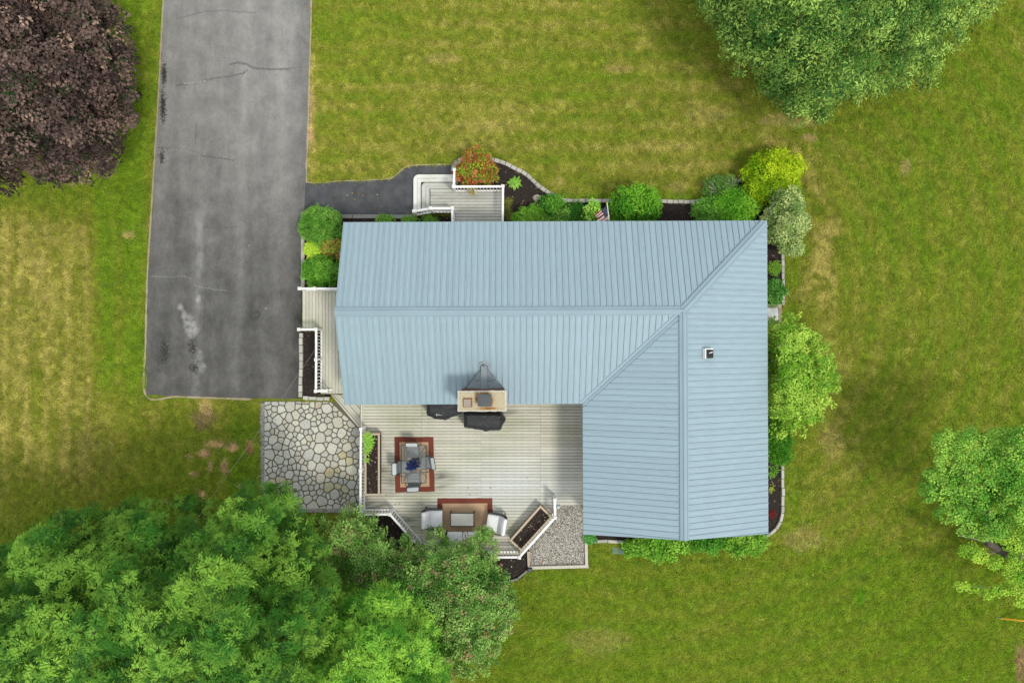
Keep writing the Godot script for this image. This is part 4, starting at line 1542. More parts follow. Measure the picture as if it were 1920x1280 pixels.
func decks() -> void:
	var DH := 0.6
	var t := thing("back_deck", "large weathered back deck with white railing and patio furniture on it", "deck", Vector3(-2.0, 0, 6.0))
	O = t.position
	var area := poly([680, 735, 1096, 735, 1096, 947.5, 1045, 947.5, 1042, 968, 976, 1040, 800, 1040, 733, 961, 680, 961], DH)
	var cols := [-100.0, 790.0, 902.0, 1013.3, 2000.0]
	var z := 2.30
	while z < 10.0:
		for k in 4:
			var x0 := at2(cols[k], 0, DH).x + 0.003
			var x1 := at2(cols[k + 1], 0, DH).x - 0.003
			for p in Geometry2D.intersect_polygons(rect(x0, z, x1, z + 0.126), area):
				if absf(p[0].x - p[p.size() / 2].x) < 0.05:
					continue
				board("plank", p, DH + rng.randf_range(-0.003, 0.003), t, M.deck_x, true, rng.randf_range(0.90, 1.08))
		z += 0.1415
	board("border_plank", poly([676, 735, 679.6, 735, 679.6, 801, 676, 801], DH), DH + 0.006, t, M.deck_z, false, 1.1)
	skirt(t, Geometry2D.offset_polygon(area, -0.03)[0], 0.08, DH - 0.04, M.frame_wood)
	var rp := []
	for q in [[676.5, 804], [676.0, 882], [675.5, 964.5], [731, 964], [802, 1044], [888, 1045], [974, 1044.5], [1041, 970], [1040.5, 936.5]]:
		rp.append(top_pt(q[0], q[1], 1.52, DH))
	railing(t, rp, 0.9, [true, true, true, true, true, true, true, true, true])

	t = thing("side_deck", "narrow side deck of lengthwise boards between driveway and gable wall", "deck", Vector3(-8.0, 0, 0))
	O = t.position
	area = poly([567, 543.5, 682, 543.5, 682, 738, 601, 738, 601, 619, 567, 619], DH)
	var x := area[0].x
	while x < -6.85:
		for p in Geometry2D.intersect_polygons(rect(x, -10, x + 0.138, 10), area):
			board("plank", p, DH + rng.randf_range(-0.003, 0.003), t, M.deck_z, false, rng.randf_range(0.88, 1.0))
		x += 0.151
	skirt(t, Geometry2D.offset_polygon(area, -0.03)[0], 0.06, DH - 0.04, M.frame_wood)
	railing(t, [top_pt(561.5, 541, 1.52, DH), top_pt(590, 541, 1.52, DH), top_pt(668, 541, 1.52, DH)], 0.9, [true, true, false])
	railing(t, [top_pt(560.5, 617.5, 1.52, DH), top_pt(592.5, 617.5, 1.52, DH), top_pt(592.5, 674, 1.52, DH), top_pt(592, 733, 1.52, DH), top_pt(616, 733, 1.52, DH)], 0.9, [true, true, true, true, false])

	t = thing("corner_steps", "diagonal plank steps from the flagstone patio up to the decks", "steps", Vector3(-7.9, 0, 3.2))
	O = t.position
	var tri_area := poly([617, 740, 676, 740, 676, 801, 668, 801], 0.4)
	var a0 := at2(616, 742, 0.3)
	var dd := (at2(669, 802, 0.3) - a0).normalized()
	var nn := Vector2(dd.y, -dd.x)
	for k in 10:
		var o := a0 + nn * (k * 0.148)
		var h := minf(0.15 * (1 + k / 2), DH - 0.01)
		var strip := PackedVector2Array([o - dd * 2, o + dd * 4, o + dd * 4 + nn * 0.128, o - dd * 2 + nn * 0.128])
		for p in Geometry2D.intersect_polygons(strip, tri_area):
			board("plank", p, h, t, M.deck_d, true, rng.randf_range(0.92, 1.06), h * 0.9 if k % 2 == 0 else 0.04)
	# front porch
	var PH := 0.54
	t = thing("front_porch", "grey plank front porch with rounded corner steps and white railings", "porch", Vector3(-2.2, 0, -6.0))
	O = t.position
	area = poly([807, 355, 942, 355, 942, 449, 850, 449, 850, 397, 807, 397], PH)
	z = area[0].y
	while z < -4.72:
		for p in Geometry2D.intersect_polygons(rect(-20, z, 20, z + 0.126), area):
			board("plank", p, PH + rng.randf_range(-0.003, 0.003), t, M.deck_x, true, rng.randf_range(0.82, 0.94))
		z += 0.1415
	skirt(t, Geometry2D.offset_polygon(area, -0.03)[0], 0.05, PH - 0.04, M.frame_wood)
	for q in [[0.18, 775.0, 327.0, 789.5, 341.5, 10.0, 1.16], [0.36, 790.5, 342.5, 806.5, 355.5, 7.0, 0.94]]:
		var rr: float = q[5]
		var outl := []
		for k in 7:
			var an := PI + PI * 0.5 * k / 6.0
			outl.append(q[1] + rr + cos(an) * rr)
			outl.append(q[2] + rr + sin(an) * rr)
		outl.append_array([851, q[2], 851, q[4], q[3], q[4], q[3], 397, q[1], 397])
		var ring := poly(outl, q[0])
		for k in 2:
			var f0 := k * 0.5
			var f1: float = k * 0.5 + 0.47
			var n_arm := poly([lerpf(q[1], q[3], f0), lerpf(q[2], q[4], f0), 860, lerpf(q[2], q[4], f0), 860, lerpf(q[2], q[4], f1), lerpf(q[1], q[3], f1), lerpf(q[2], q[4], f1)], q[0])
			var w_arm := poly([lerpf(q[1], q[3], f0), lerpf(q[2], q[4], f0), lerpf(q[1], q[3], f1), lerpf(q[2], q[4], f1), lerpf(q[1], q[3], f1), 400, lerpf(q[1], q[3], f0), 400], q[0])
			for p in Geometry2D.intersect_polygons(n_arm, ring):
				board("tread", p, q[0] + k * 0.002, t, M.deck_x, true, q[6] * rng.randf_range(0.97, 1.05), q[0] - 0.01)
			for p in Geometry2D.intersect_polygons(w_arm, ring):
				board("tread", p, q[0] + k * 0.002, t, M.deck_z, false, q[6] * rng.randf_range(0.97, 1.05), q[0] - 0.01)
	railing(t, [top_pt(850.5, 350, 1.46, PH), top_pt(943, 349.5, 1.46, PH), top_pt(942.5, 430, 1.46, PH)], 0.9, [true, true, false])
	railing(t, [top_pt(852, 318, 1.05, 0.12), top_pt(850.5, 350, 1.46, PH)], 0.9, [true, false])
	railing(t, [top_pt(776, 396, 1.05, 0.12), top_pt(807, 390.5, 1.46, PH), top_pt(848, 390.5, 1.46, PH), top_pt(848, 430, 1.46, PH)], 0.9, [true, true, true, false])
	# bulkhead by the east wall
	t = thing("bulkhead_door", "white sloping cellar bulkhead against the right wall above lime green tree", "bulkhead", Vector3(11.2, 0, -1.2))
	O = t.position
	st_bulk(t)

func st_bulk(t: Node) -> void:
	var st := begin()
	prism(st, rect(10.45, -1.72, 12.35, -1.56), 0.0, 0.45)
	prism(st, rect(10.45, -0.36, 12.35, -0.20), 0.0, 0.45)
	prism(st, rect(12.35, -1.72, 12.47, -0.20), 0.0, 0.45)
	obj("curb", st, M.planter_rim, t)
	st = begin()
	slab(st, rect(10.42, -1.55, 12.34, -0.97), Vector3(-0.16, 0, 0.16 * 12.34 + 0.42), 0.0, 0.04)
	obj("door_leaf", st, M.white, t)
	st = begin()
	slab(st, rect(10.42, -0.95, 12.34, -0.37), Vector3(-0.16, 0, 0.16 * 12.34 + 0.42), 0.0, 0.04)
	obj("door_leaf", st, M.white, t)

# ------------------------------------------------------------------ things on the deck
func planter(t: Node, c: Array, y0: float, y1: float) -> void:
	# c: four corners of the outside, in order
	var ctr: Vector2 = (c[0] + c[1] + c[2] + c[3]) * 0.25
	for i in 4:
		var a: Vector2 = c[i]
		var b: Vector2 = c[(i + 1) % 4]
		var d := (b - a)
		var inw := (ctr - (a + b) * 0.5).normalized()
		var bs := Basis(Vector3.UP, atan2(-d.y, d.x))
		for k in 3:
			var st := begin()
			var m := (a + b) * 0.5 + inw * 0.04
			var hh := (y1 - y0 - 0.03) / 3.0
			box(st, Vector3(m.x, y0 + hh * (k + 0.5), m.y), Vector3(d.length() - (0.08 if i % 2 else 0.02), hh - 0.008, 0.035), bs)
			obj("side_board", st, M.planter_wood, t)
		var st2 := begin()
		var m2 := (a + b) * 0.5 + inw * 0.045
		box(st2, Vector3(m2.x, y1 - 0.015 + (0.0 if i % 2 else 0.002), m2.y), Vector3(d.length() - (0.19 if i % 2 else 0.0), 0.03, 0.09), bs)
		obj("rim", st2, M.planter_rim, t)
	var st3 := begin()
	var ins := PackedVector2Array()
	for q in c:
		ins.append(q + (ctr - q).normalized() * 0.09)
	prism(st3, ins, y0 + 0.02, y1 - 0.07)
	obj("soil", st3, M.mulch, t)
	var chip := CylinderMesh.new()
	chip.top_radius = 0.012
	chip.bottom_radius = 0.016
	chip.height = 0.07
	chip.radial_segments = 5
	chip.rings = 1
	var tr := []
	var cc := PackedColorArray()
	for i in 420:
		var p: Vector2 = (c[0] + (c[1] - c[0]) * rng.randf_range(0.12, 0.88)) + (c[3] - c[0]) * rng.randf_range(0.04, 0.96)
		if not Geometry2D.is_point_in_polygon(p, ins):
			continue
		tr.append(Transform3D(Basis.from_euler(Vector3(PI * 0.5 + rng.randfn() * 0.3, rng.randf() * TAU, rng.randf() * TAU)).scaled(Vector3.ONE * rng.randf_range(0.5, 1.3)), Vector3(p.x, y1 - 0.06, p.y) - O))
		var q := lin(84, 68, 58).lerp(lin(44, 36, 33), rng.randf())
		cc.append(lin(190, 172, 150) if rng.randf() < 0.05 else q)
	scatter("soil_chips", chip, M.chip, t, tr, cc, true)

func furniture() -> void:
	var DH := 0.6
	var t := thing("planter_box", "upright wooden planter box against the left railing, ferny greens along its edge", "planter", at(697, 870, DH))
	O = t.position
	var c := [at2(683, 812, 1.1), at2(712, 812, 1.1), at2(712, 929, 1.1), at2(683, 929, 1.1)]
	planter(t, c, DH + 0.005, 1.1)
	t = thing("planter_box", "wooden planter box set diagonally along the railing by gravel pad", "planter", at(996, 990, DH))
	O = t.position
	c = [at2(1013.4, 947, 1.1), at2(1036.5, 969, 1.1), at2(977.4, 1034, 1.1), at2(955, 1013, 1.1)]
	planter(t, c, DH + 0.005, 1.1)
	for q in [["rust-red bordered tan rug under the glass table and four chairs", [739, 819, 812.5, 819, 815, 921, 741, 923], 9.0], ["rust-red bordered tan rug under the coffee table and white cushioned seats", [820, 934, 923, 933.5, 925, 1007, 820, 1008], 9.0]]:
		var pp := poly(q[1], DH)
		var ctr := (pp[0] + pp[1] + pp[2] + pp[3]) * 0.25
		t = thing("rug", q[0], "rug", Vector3(ctr.x, DH, ctr.y))
		O = t.position
		var st := begin()
		prism(st, wobble(pp, 0.3, 0.01), DH + 0.004, DH + 0.016)
		obj("border", st, M.rug_red, t)
		st = begin()
		sheet(st, Geometry2D.offset_polygon(ccw(pp), -0.235)[0], DH + 0.020)
		obj("field", st, M.rug_tan, t)
	# dining table
	var tc := at2(775.5, 870, 1.32)
	t = thing("dining_table", "rectangular glass-topped patio table with dark legs between four chairs", "table", Vector3(tc.x, DH, tc.y))
	O = t.position
	var st := begin()
	box(st, Vector3(tc.x, 1.32, tc.y), Vector3(1.08, 0.012, 1.66))
	obj("glass_top", st, M.glass, t)
	st = begin()
	for e in [-1.0, 1.0]:
		tube(st, [Vector3(tc.x + e * 0.55, 1.315, tc.y - 0.84), Vector3(tc.x + e * 0.55, 1.315, tc.y + 0.84)], [0.018, 0.018], 6)
		tube(st, [Vector3(tc.x - 0.55, 1.315, tc.y + e * 0.84), Vector3(tc.x + 0.55, 1.315, tc.y + e * 0.84)], [0.018, 0.018], 6)
	obj("rim", st, M.dark_metal, t)
	for ex in [-1.0, 1.0]:
		for ez in [-1.0, 1.0]:
			st = begin(true)
			tube(st, [Vector3(tc.x + ex * 0.5, 1.30, tc.y + ez * 0.78), Vector3(tc.x + ex * 0.2, 1.0, tc.y + ez * 0.35), Vector3(tc.x + ex * 0.5, 0.625, tc.y + ez * 0.72)], [0.016, 0.016, 0.016], 6)
			obj("leg", st, M.dark_metal, t)
	# closed umbrella
	t = thing("closed_umbrella", "closed navy blue patio umbrella standing through the glass table", "umbrella", Vector3(tc.x + 0.02, DH, tc.y - 0.02))
	O = t.position
	var ub := t.position
	st = begin(true)
	tube(st, [ub, ub + Vector3.UP * 2.2], [0.022, 0.022], 8)
	obj("pole", st, M.dark_metal, t)
	st = begin()
	tube(st, [ub + Vector3.UP * 0.02, ub + Vector3.UP * 0.06, ub + Vector3.UP * 0.1], [0.24, 0.22, 0.05], 14)
	obj("base", st, M.dark_metal, t)
	st = begin()
	var rows := [[0.92, 0.30], [1.1, 0.27], [1.5, 0.19], [1.9, 0.10], [2.16, 0.03]]
	var ring := []
	for q in rows:
		var r := []
		for k in 16:
			var an: float = TAU * k / 16.0 + (2.16 - q[0]) * 0.25
			var f: float = q[1] * (1.15 if k % 2 == 0 else 0.42) * (1.0 + 0.18 * sin(k * 2.3))
			r.append(ub + Vector3(cos(an) * f * 1.1, q[0] + 0.03 * sin(k * 3.1), sin(an) * f * 0.9))
		ring.append(r)
	for i in rows.size() - 1:
		for k in 16:
			var k2 := (k + 1) % 16
			var nn: Vector3 = (ring[i][k] + ring[i][k2]) * 0.5 - ub
			nn.y = 0.2
			quad(st, ring[i][k], ring[i][k2], ring[i + 1][k2], ring[i + 1][k], nn)
	obj("canopy", st, M.umbrella, t)
	# dining chairs
	var grp := "patio dining chairs round the glass table"
	var ch := thing("dining_chair", "grey sling patio chair at the top end of the glass table", "chair", top_pt(774, 846, 1.05, DH + 0.02), 0.0, grp)
	O = Vector3.ZERO
	st = begin()
	rbox(st, Vector3(0, 0.43, 0.02), Vector3(0.54, 0.03, 0.52), 0.014)
	obj("seat", st, M.sling, ch)
	st = begin()
	rbox(st, Vector3(0, 0.60, -0.262), Vector3(0.50, 0.36, 0.025), 0.012, Basis(Vector3.RIGHT, -0.22))
	obj("backrest", st, M.sling, ch)
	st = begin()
	rbox(st, Vector3(0, 0.865, -0.365), Vector3(0.52, 0.20, 0.06), 0.028, Basis(Vector3.RIGHT, -1.0))  # added pale piece: sky reflection on the sling back, put into colour
	obj("back_sky_sheen", st, M.sheen_and_globe, ch)
	st = begin(true)
	for e in [-1.0, 1.0]:
		tube(st, [Vector3(e * 0.27, 0.42, 0.27), Vector3(e * 0.27, 0.42, -0.22), Vector3(e * 0.27, 0.80, -0.31), Vector3(e * 0.265, 0.93, -0.45)], [0.017], 6)
		tube(st, [Vector3(e * 0.29, 0.45, 0.30), Vector3(e * 0.33, 0.62, 0.27), Vector3(e * 0.36, 0.655, 0.14), Vector3(e * 0.365, 0.66, -0.04), Vector3(e * 0.33, 0.655, -0.2), Vector3(e * 0.27, 0.66, -0.30)], [0.022], 6)
	tube(st, [Vector3(-0.265, 0.93, -0.45), Vector3(0.265, 0.93, -0.45)], [0.017], 6)
	tube(st, [Vector3(-0.27, 0.42, 0.27), Vector3(0.27, 0.42, 0.27)], [0.015], 6)
	obj("frame", st, M.dark_metal, ch)
	for ex in [-1.0, 1.0]:
		for ez in [-1.0, 1.0]:
			st = begin(true)
			tube(st, [Vector3(ex * 0.27, 0.42, ez * 0.22), Vector3(ex * 0.30, 0.02, ez * 0.28)], [0.016, 0.014], 6)
			obj("leg", st, M.dark_metal, ch)
	copy_thing(ch, "grey sling patio chair at the left side of the glass table", top_pt(757, 876, 1.05, DH + 0.02), deg_to_rad(91))
	copy_thing(ch, "grey sling patio chair at the right side of the glass table, slightly turned", top_pt(799, 868, 1.05, DH + 0.02), deg_to_rad(-81))
	copy_thing(ch, "grey sling patio chair at the bottom end of the glass table, slightly turned", top_pt(775.5, 899, 1.05, DH + 0.02), deg_to_rad(184))
	# lounge set
	var lc := thing("lounge_chair", "dark framed lounge chair with white cushions at left end of coffee table", "chair", top_pt(812, 973, 1.1, DH + 0.02), deg_to_rad(90))
	O = Vector3.ZERO
	lounge(lc, 0.78, 1)
	copy_thing(lc, "dark framed lounge chair with white cushions, turned, at right end of coffee table", top_pt(929, 982, 1.1, DH + 0.02), deg_to_rad(-100))
	lc = thing("loveseat", "white cushioned two-seat sofa at the lower rug edge, half hidden under tree branches", "sofa", top_pt(867, 1015, 1.1, DH + 0.02), deg_to_rad(180))
	O = Vector3.ZERO
	lounge(lc, 1.42, 2)
	var cc := at2(866.5, 974, 1.03)
	t = thing("coffee_table", "low coffee table with cream top and dark frame on the rug", "table", Vector3(cc.x, DH + 0.02, cc.y))
	O = Vector3.ZERO
	st = begin()
	rbox(st, Vector3(0, 0.41, 0), Vector3(1.02, 0.03, 0.55), 0.01)
	obj("table_top", st, M.table_top, t)
	st = begin()
	for e in [-1.0, 1.0]:
		box(st, Vector3(0, 0.40, e * 0.295), Vector3(1.10, 0.05, 0.035))
		box(st, Vector3(e * 0.53, 0.40, 0), Vector3(0.035, 0.048, 0.56))
	obj("frame", st, M.dark_metal, t)
	for ex in [-1.0, 1.0]:
		for ez in [-1.0, 1.0]:
			st = begin()
			box(st, Vector3(ex * 0.53, 0.2, ez * 0.29), Vector3(0.05, 0.40, 0.05))
			obj("leg", st, M.dark_metal, t)
	# grills under black covers
	t = thing("covered_grill", "black-covered barbecue grill with a small white emblem, left of the chimney", "grill", at(832, 768, DH))
	O = t.position
	cover(t, poly([800, 752, 862, 752, 864, 776, 846, 782, 838, 787, 818, 785.5, 800, 778], 1.3), poly([806, 758, 846, 758, 848, 772, 843, 776, 820, 776, 806, 772], 1.7), DH, 1.62)
	st = begin()
	for q in [[-0.12, -0.02, 0.05], [-0.075, -0.035, 0.03], [-0.09, 0.0, 0.035]]:
		tube(st, [at(822, 777.5, 1.55) + Vector3(q[0] + 0.06, 0.045, q[1]), at(822, 777.5, 1.55) + Vector3(q[0] + 0.06, 0.055, q[1])], [q[2]], 8)
	for k in 5:
		box(st, at(822, 777.5, 1.55) + Vector3(0.035 + k * 0.03, 0.04, 0.0), Vector3(0.016, 0.01, 0.035 + 0.012 * (k % 2)))
	obj("emblem", st, M.white, t)
	t = thing("covered_grill", "larger black-covered barbecue grill standing in front of the chimney", "grill", at(908, 790, DH))
	O = t.position
	cover(t, poly([869, 774, 874, 770, 940, 772, 942, 779, 948, 790, 943, 795, 939, 806, 914, 806.5, 911, 809, 906, 806, 880, 802, 870, 800], 1.3), poly([876, 779, 885, 779, 924, 779, 937, 780, 936, 800, 924, 800, 886, 797, 876, 796], 1.75), DH, 1.7)
	# firewood
	t = thing("firewood_stack", "low stack of split firewood tucked under the eave beside the grill", "firewood", at(786, 752, DH))
	O = t.position
	for k in 14:
		st = begin()
		var lx: float = at2(771, 0, DH).x + 0.03 + (k % 7) * 0.105
		var ly := DH + 0.07 + (k / 7) * 0.11
		tube(st, [Vector3(lx, ly, 2.40), Vector3(lx + rng.randf_range(-0.01, 0.01), ly, 2.86 + rng.randf_range(-0.04, 0.03))], [rng.randf_range(0.042, 0.052)], 7)
		obj("log", st, [M.brick, M.bark, M.planter_wood, M.rust][rng.randi() % 4], t)
	# lantern on the railing post
	var lp := top_pt(1047, 951, 1.5, DH)
	t = thing("garden_lantern", "small round pale blue-grey lamp fixed outside the short railing above gravel pad", "lamp", lp)
	O = t.position
	st = begin(true)
	tube(st, [lp + Vector3(-0.12, 0.8, 0), lp + Vector3(0, 0.83, 0)], [0.02, 0.02], 6)
	obj("bracket", st, M.white, t)
	st = begin(true)
	tube(st, [lp + Vector3(0, 0.70, 0), lp + Vector3(0, 0.74, 0), lp + Vector3(0, 0.82, 0), lp + Vector3(0, 0.90, 0), lp + Vector3(0, 0.93, 0)], [0.04, 0.09, 0.105, 0.07, 0.015], 12)
	obj("globe", st, M.sheen_and_globe, t)
	st = begin()
	tube(st, [lp + Vector3(0, 0.775, 0), lp + Vector3(0, 0.80, 0)], [0.115, 0.115], 12)
	obj("band", st, M.slate, t)
	# ground light by the gravel pad
	var gp := at(993.5, 1066)
	t = thing("ground_light", "small black box light at the corner of the gravel pad border", "light fixture", gp)
	O = t.position
	st = begin()
	rbox(st, gp + Vector3(0, 0.12, 0), Vector3(0.22, 0.24, 0.2), 0.02)
	obj("housing", st, M.black, t)
	st = begin()
	box(st, gp + Vector3(0.0, 0.25, 0.0), Vector3(0.17, 0.025, 0.15))
	obj("lid", st, M.slate, t)
	# flat pads in the grass
	for q in [["flat blue-grey utility pad sunk in the grass below the gable", [1148, 1025, 1170, 1026, 1169, 1038, 1148, 1038]], ["smaller blue-grey utility pad partly hidden by the bright bush", [1178, 1029, 1196, 1030, 1196, 1039, 1180, 1038]]]:
		var pp := poly(q[1])
		t = thing("utility_pad", q[0], "pad", Vector3(pp[0].x, 0, pp[0].y))
		O = t.position
		st = begin()
		stone_prism(st, pp, -0.02, 0.045, 0.02)
		obj("lid", st, M.blue_grey, t)
		st = begin()
		box(st, Vector3(pp[0].x + 0.25, 0.052, pp[0].y + 0.15), Vector3(0.08, 0.012, 0.03))
		obj("grip", st, M.slate, t)
	# flag on the front wall
	var f0 := Vector3(4.25, 2.55, -4.75)
	var f1 := at(1138.5, 381, 2.95)
	t = thing("flag", "small red and white striped flag hanging from a white pole over the front bed", "flag", f0)
	O = t.position
	st = begin(true)
	tube(st, [f0, f1], [0.018, 0.015], 6)
	obj("pole", st, M.white, t)
	st = begin(true)
	tube(st, [f1, f1 + (f1 - f0).normalized() * 0.05], [0.03, 0.02], 8)
	obj("finial", st, M.yellow, t)
	st = begin(true)
	var gr := []
	for j in 15:
		var row := []
		for i in 10:
			var s := i / 9.0
			var q := j / 14.0
			var p := f1.lerp(f0, 0.08 + 0.62 * s)
			p += Vector3(-0.42 * q - 0.05 * sin(s * 9.0 + q * 2.0), -0.75 * q, 0.22 * q + 0.06 * sin(s * 14.0 + 1.0) * q)
			row.append(p)
		gr.append(row)
	for j in 14:
		for i in 9:
			var v := [gr[j][i], gr[j][i + 1], gr[j + 1][i + 1], gr[j + 1][i]]
			var uv := [Vector2(j / 14.0, i / 9.0), Vector2(j / 14.0, (i + 1) / 9.0), Vector2((j + 1) / 14.0, (i + 1) / 9.0), Vector2((j + 1) / 14.0, i / 9.0)]
			for k in [0, 1, 2, 0, 2, 3]:
				st.set_uv(uv[k])
				st.add_vertex(v[k] - O)
	var fl := obj("cloth", st, M.flag, t)
	# yellow guy wire guard
	var y0 := at(1868, 1158)
	var y1 := at(1868, 1158) + Vector3(2.6, 1.5, -0.22)
	t = thing("guy_wire", "bright yellow guy wire guard rising from the lower right lawn", "guy wire", y0)
	O = t.position
	st = begin(true)
	tube(st, [y0, y0.lerp(y1, 0.09)], [0.018, 0.018], 6)
	obj("anchor_rod", st, M.wire, t)
	st = begin(true)
	tube(st, [y0.lerp(y1, 0.07), y1], [0.045, 0.045], 8)
	obj("guard", st, M.yellow, t)
	st = begin(true)
	tube(st, [y1, y1 + (y1 - y0) * 2.0], [0.012, 0.012], 6)
	obj("wire", st, M.wire, t)
	# service cable
	var w0 := at(632, 592, 4.1)
	var w1 := at(417, 903, 5.6)
	t = thing("service_cable", "thin grey overhead cable running from the left gable over the driveway corner", "cable", w0)
	O = t.position
	st = begin(true)
	var wp := []
	for k in 13:
		var s := k / 9.0
		var p := w0.lerp(w1, s)
		p.y -= 0.25 * sin(clampf(s, 0, 1) * PI)
		wp.append(p)
	tube(st, wp, [0.0028], 5)
	obj("cable", st, M.wire, t)
	st = begin(true)
	tube(st, [w0 + Vector3(0.35, -0.1, 0), w0], [0.03, 0.02], 6)
	obj("anchor", st, M.dark_metal, t)

func lounge(t: Node, w: float, seats: int) -> void:
	var st := begin()
	box(st, Vector3(0, 0.24, 0), Vector3(w + 0.08, 0.06, 0.74))
	box(st, Vector3(0, 0.50, -0.42), Vector3(w + 0.08, 0.50, 0.03), Basis(Vector3.RIGHT, -0.2))
	obj("frame", st, M.dark_metal, t)
	for e in [-1.0, 1.0]:
		st = begin()
		box(st, Vector3(e * (w * 0.5 + 0.05), 0.56, -0.02), Vector3(0.06, 0.03, 0.80))
		obj("armrest", st, M.dark_metal, t)
		for ez in [-1.0, 1.0]:
			st = begin()
			box(st, Vector3(e * (w * 0.5 + 0.05), 0.27, ez * 0.36), Vector3(0.045, 0.54, 0.045))
			obj("leg", st, M.dark_metal, t)
	var cw := w / seats
	for k in seats:
		var cx := -w * 0.5 + cw * (k + 0.5)
		st = begin(true)
		rbox(st, Vector3(cx, 0.38, 0.08), Vector3(cw - 0.015, 0.17, 0.66), 0.05, Basis(), 6, 0.02)
		obj("seat_cushion", st, M.cushion, t)
		st = begin(true)
		rbox(st, Vector3(cx, 0.66, -0.31), Vector3(cw - 0.02, 0.17, 0.50), 0.05, Basis(Vector3.RIGHT, PI * 0.5 - 0.50), 6, 0.025)
		obj("back_cushion", st, M.cushion, t)

func cover(t: Node, lowp: PackedVector2Array, topp: PackedVector2Array, y0: float, y1: float) -> void:
	var st := begin()
	# skirt draping from the outline at shoulder height to the deck
	var n := 40
	var outl := func(p: PackedVector2Array, k: float) -> Vector2:
		var L := 0.0
		var segs := []
		for i in p.size():
			var d := p[i].distance_to(p[(i + 1) % p.size()])
			segs.append(d)
			L += d
		var s := fposmod(k, 1.0) * L
		for i in p.size():
			if s <= segs[i]:
				return p[i].lerp(p[(i + 1) % p.size()], s / segs[i])
			s -= segs[i]
		return p[0]
	var c := Vector2.ZERO
	for q in lowp:
		c += q
	c /= lowp.size()
	var rings := []
	for lv in [[0.0, y0 + 0.02, 1.03], [0.0, lerpf(y0, y1, 0.45), 1.0], [0.0, lerpf(y0, y1, 0.78), 0.985], [0.55, lerpf(y0, y1, 0.93), 1.0], [1.0, y1, 1.0]]:
		var r := []
		for k in n:
			var q: Vector2 = outl.call(lowp, k / float(n))
			if lv[0] > 0.0:
				# nearest place on the top outline, in the direction of this point
				var best := topp[0]
				var bd := 1e9
				for i in topp.size():
					var s := Geometry2D.get_closest_point_to_segment(q, topp[i], topp[(i + 1) % topp.size()])
					if s.distance_to(q) < bd:
						bd = s.distance_to(q)
						best = s
				q = q.lerp(best, lv[0])
			q = c + (q - c) * lv[2]
			var fold: float = (0.012 * sin(k * 2.7) + 0.008 * sin(k * 4.9)) * (1.0 - lv[0])
			q += (q - c).normalized() * fold
			r.append(Vector3(q.x, lv[1] + 0.01 * sin(k * 1.9) * lv[0], q.y))
		rings.append(r)
	var c3 := Vector3(c.x, 0, c.y)
	for i in rings.size() - 1:
		for k in n:
			var k2 := (k + 1) % n
			var nn: Vector3 = (rings[i][k] + rings[i][k2]) * 0.5 - c3
			nn.y = 0.5
			quad(st, rings[i][k], rings[i][k2], rings[i + 1][k2], rings[i + 1][k], nn)
	var ctop := Vector3.ZERO
	for q in rings[-1]:
		ctop += q
	ctop = ctop / n + Vector3.UP * 0.02
	for k in n:
		tri(st, rings[-1][k], rings[-1][(k + 1) % n], ctop, Vector3.UP)
	obj("cover", st, M.black_cover, t)
	for e in [[0.3, 0.25], [-0.3, 0.25], [0.3, -0.2], [-0.3, -0.2]]:
		st = begin()
		tube(st, [Vector3(c.x + e[0], y0 + 0.005, c.y + e[1]), Vector3(c.x + e[0], y0 + 0.09, c.y + e[1])], [0.03, 0.03], 8)
		obj("caster", st, M.black, t)
	st = begin(true)
	var hp := []
	for k in range(0, n + 1):
		hp.append(rings[3][k % n] + Vector3.UP * 0.004)
	tube(st, hp, [0.009], 4, false)
	obj("seam", st, M.black, t)
# ------------------------------------------------------------------ plants round the house
var leaf_mesh := {}

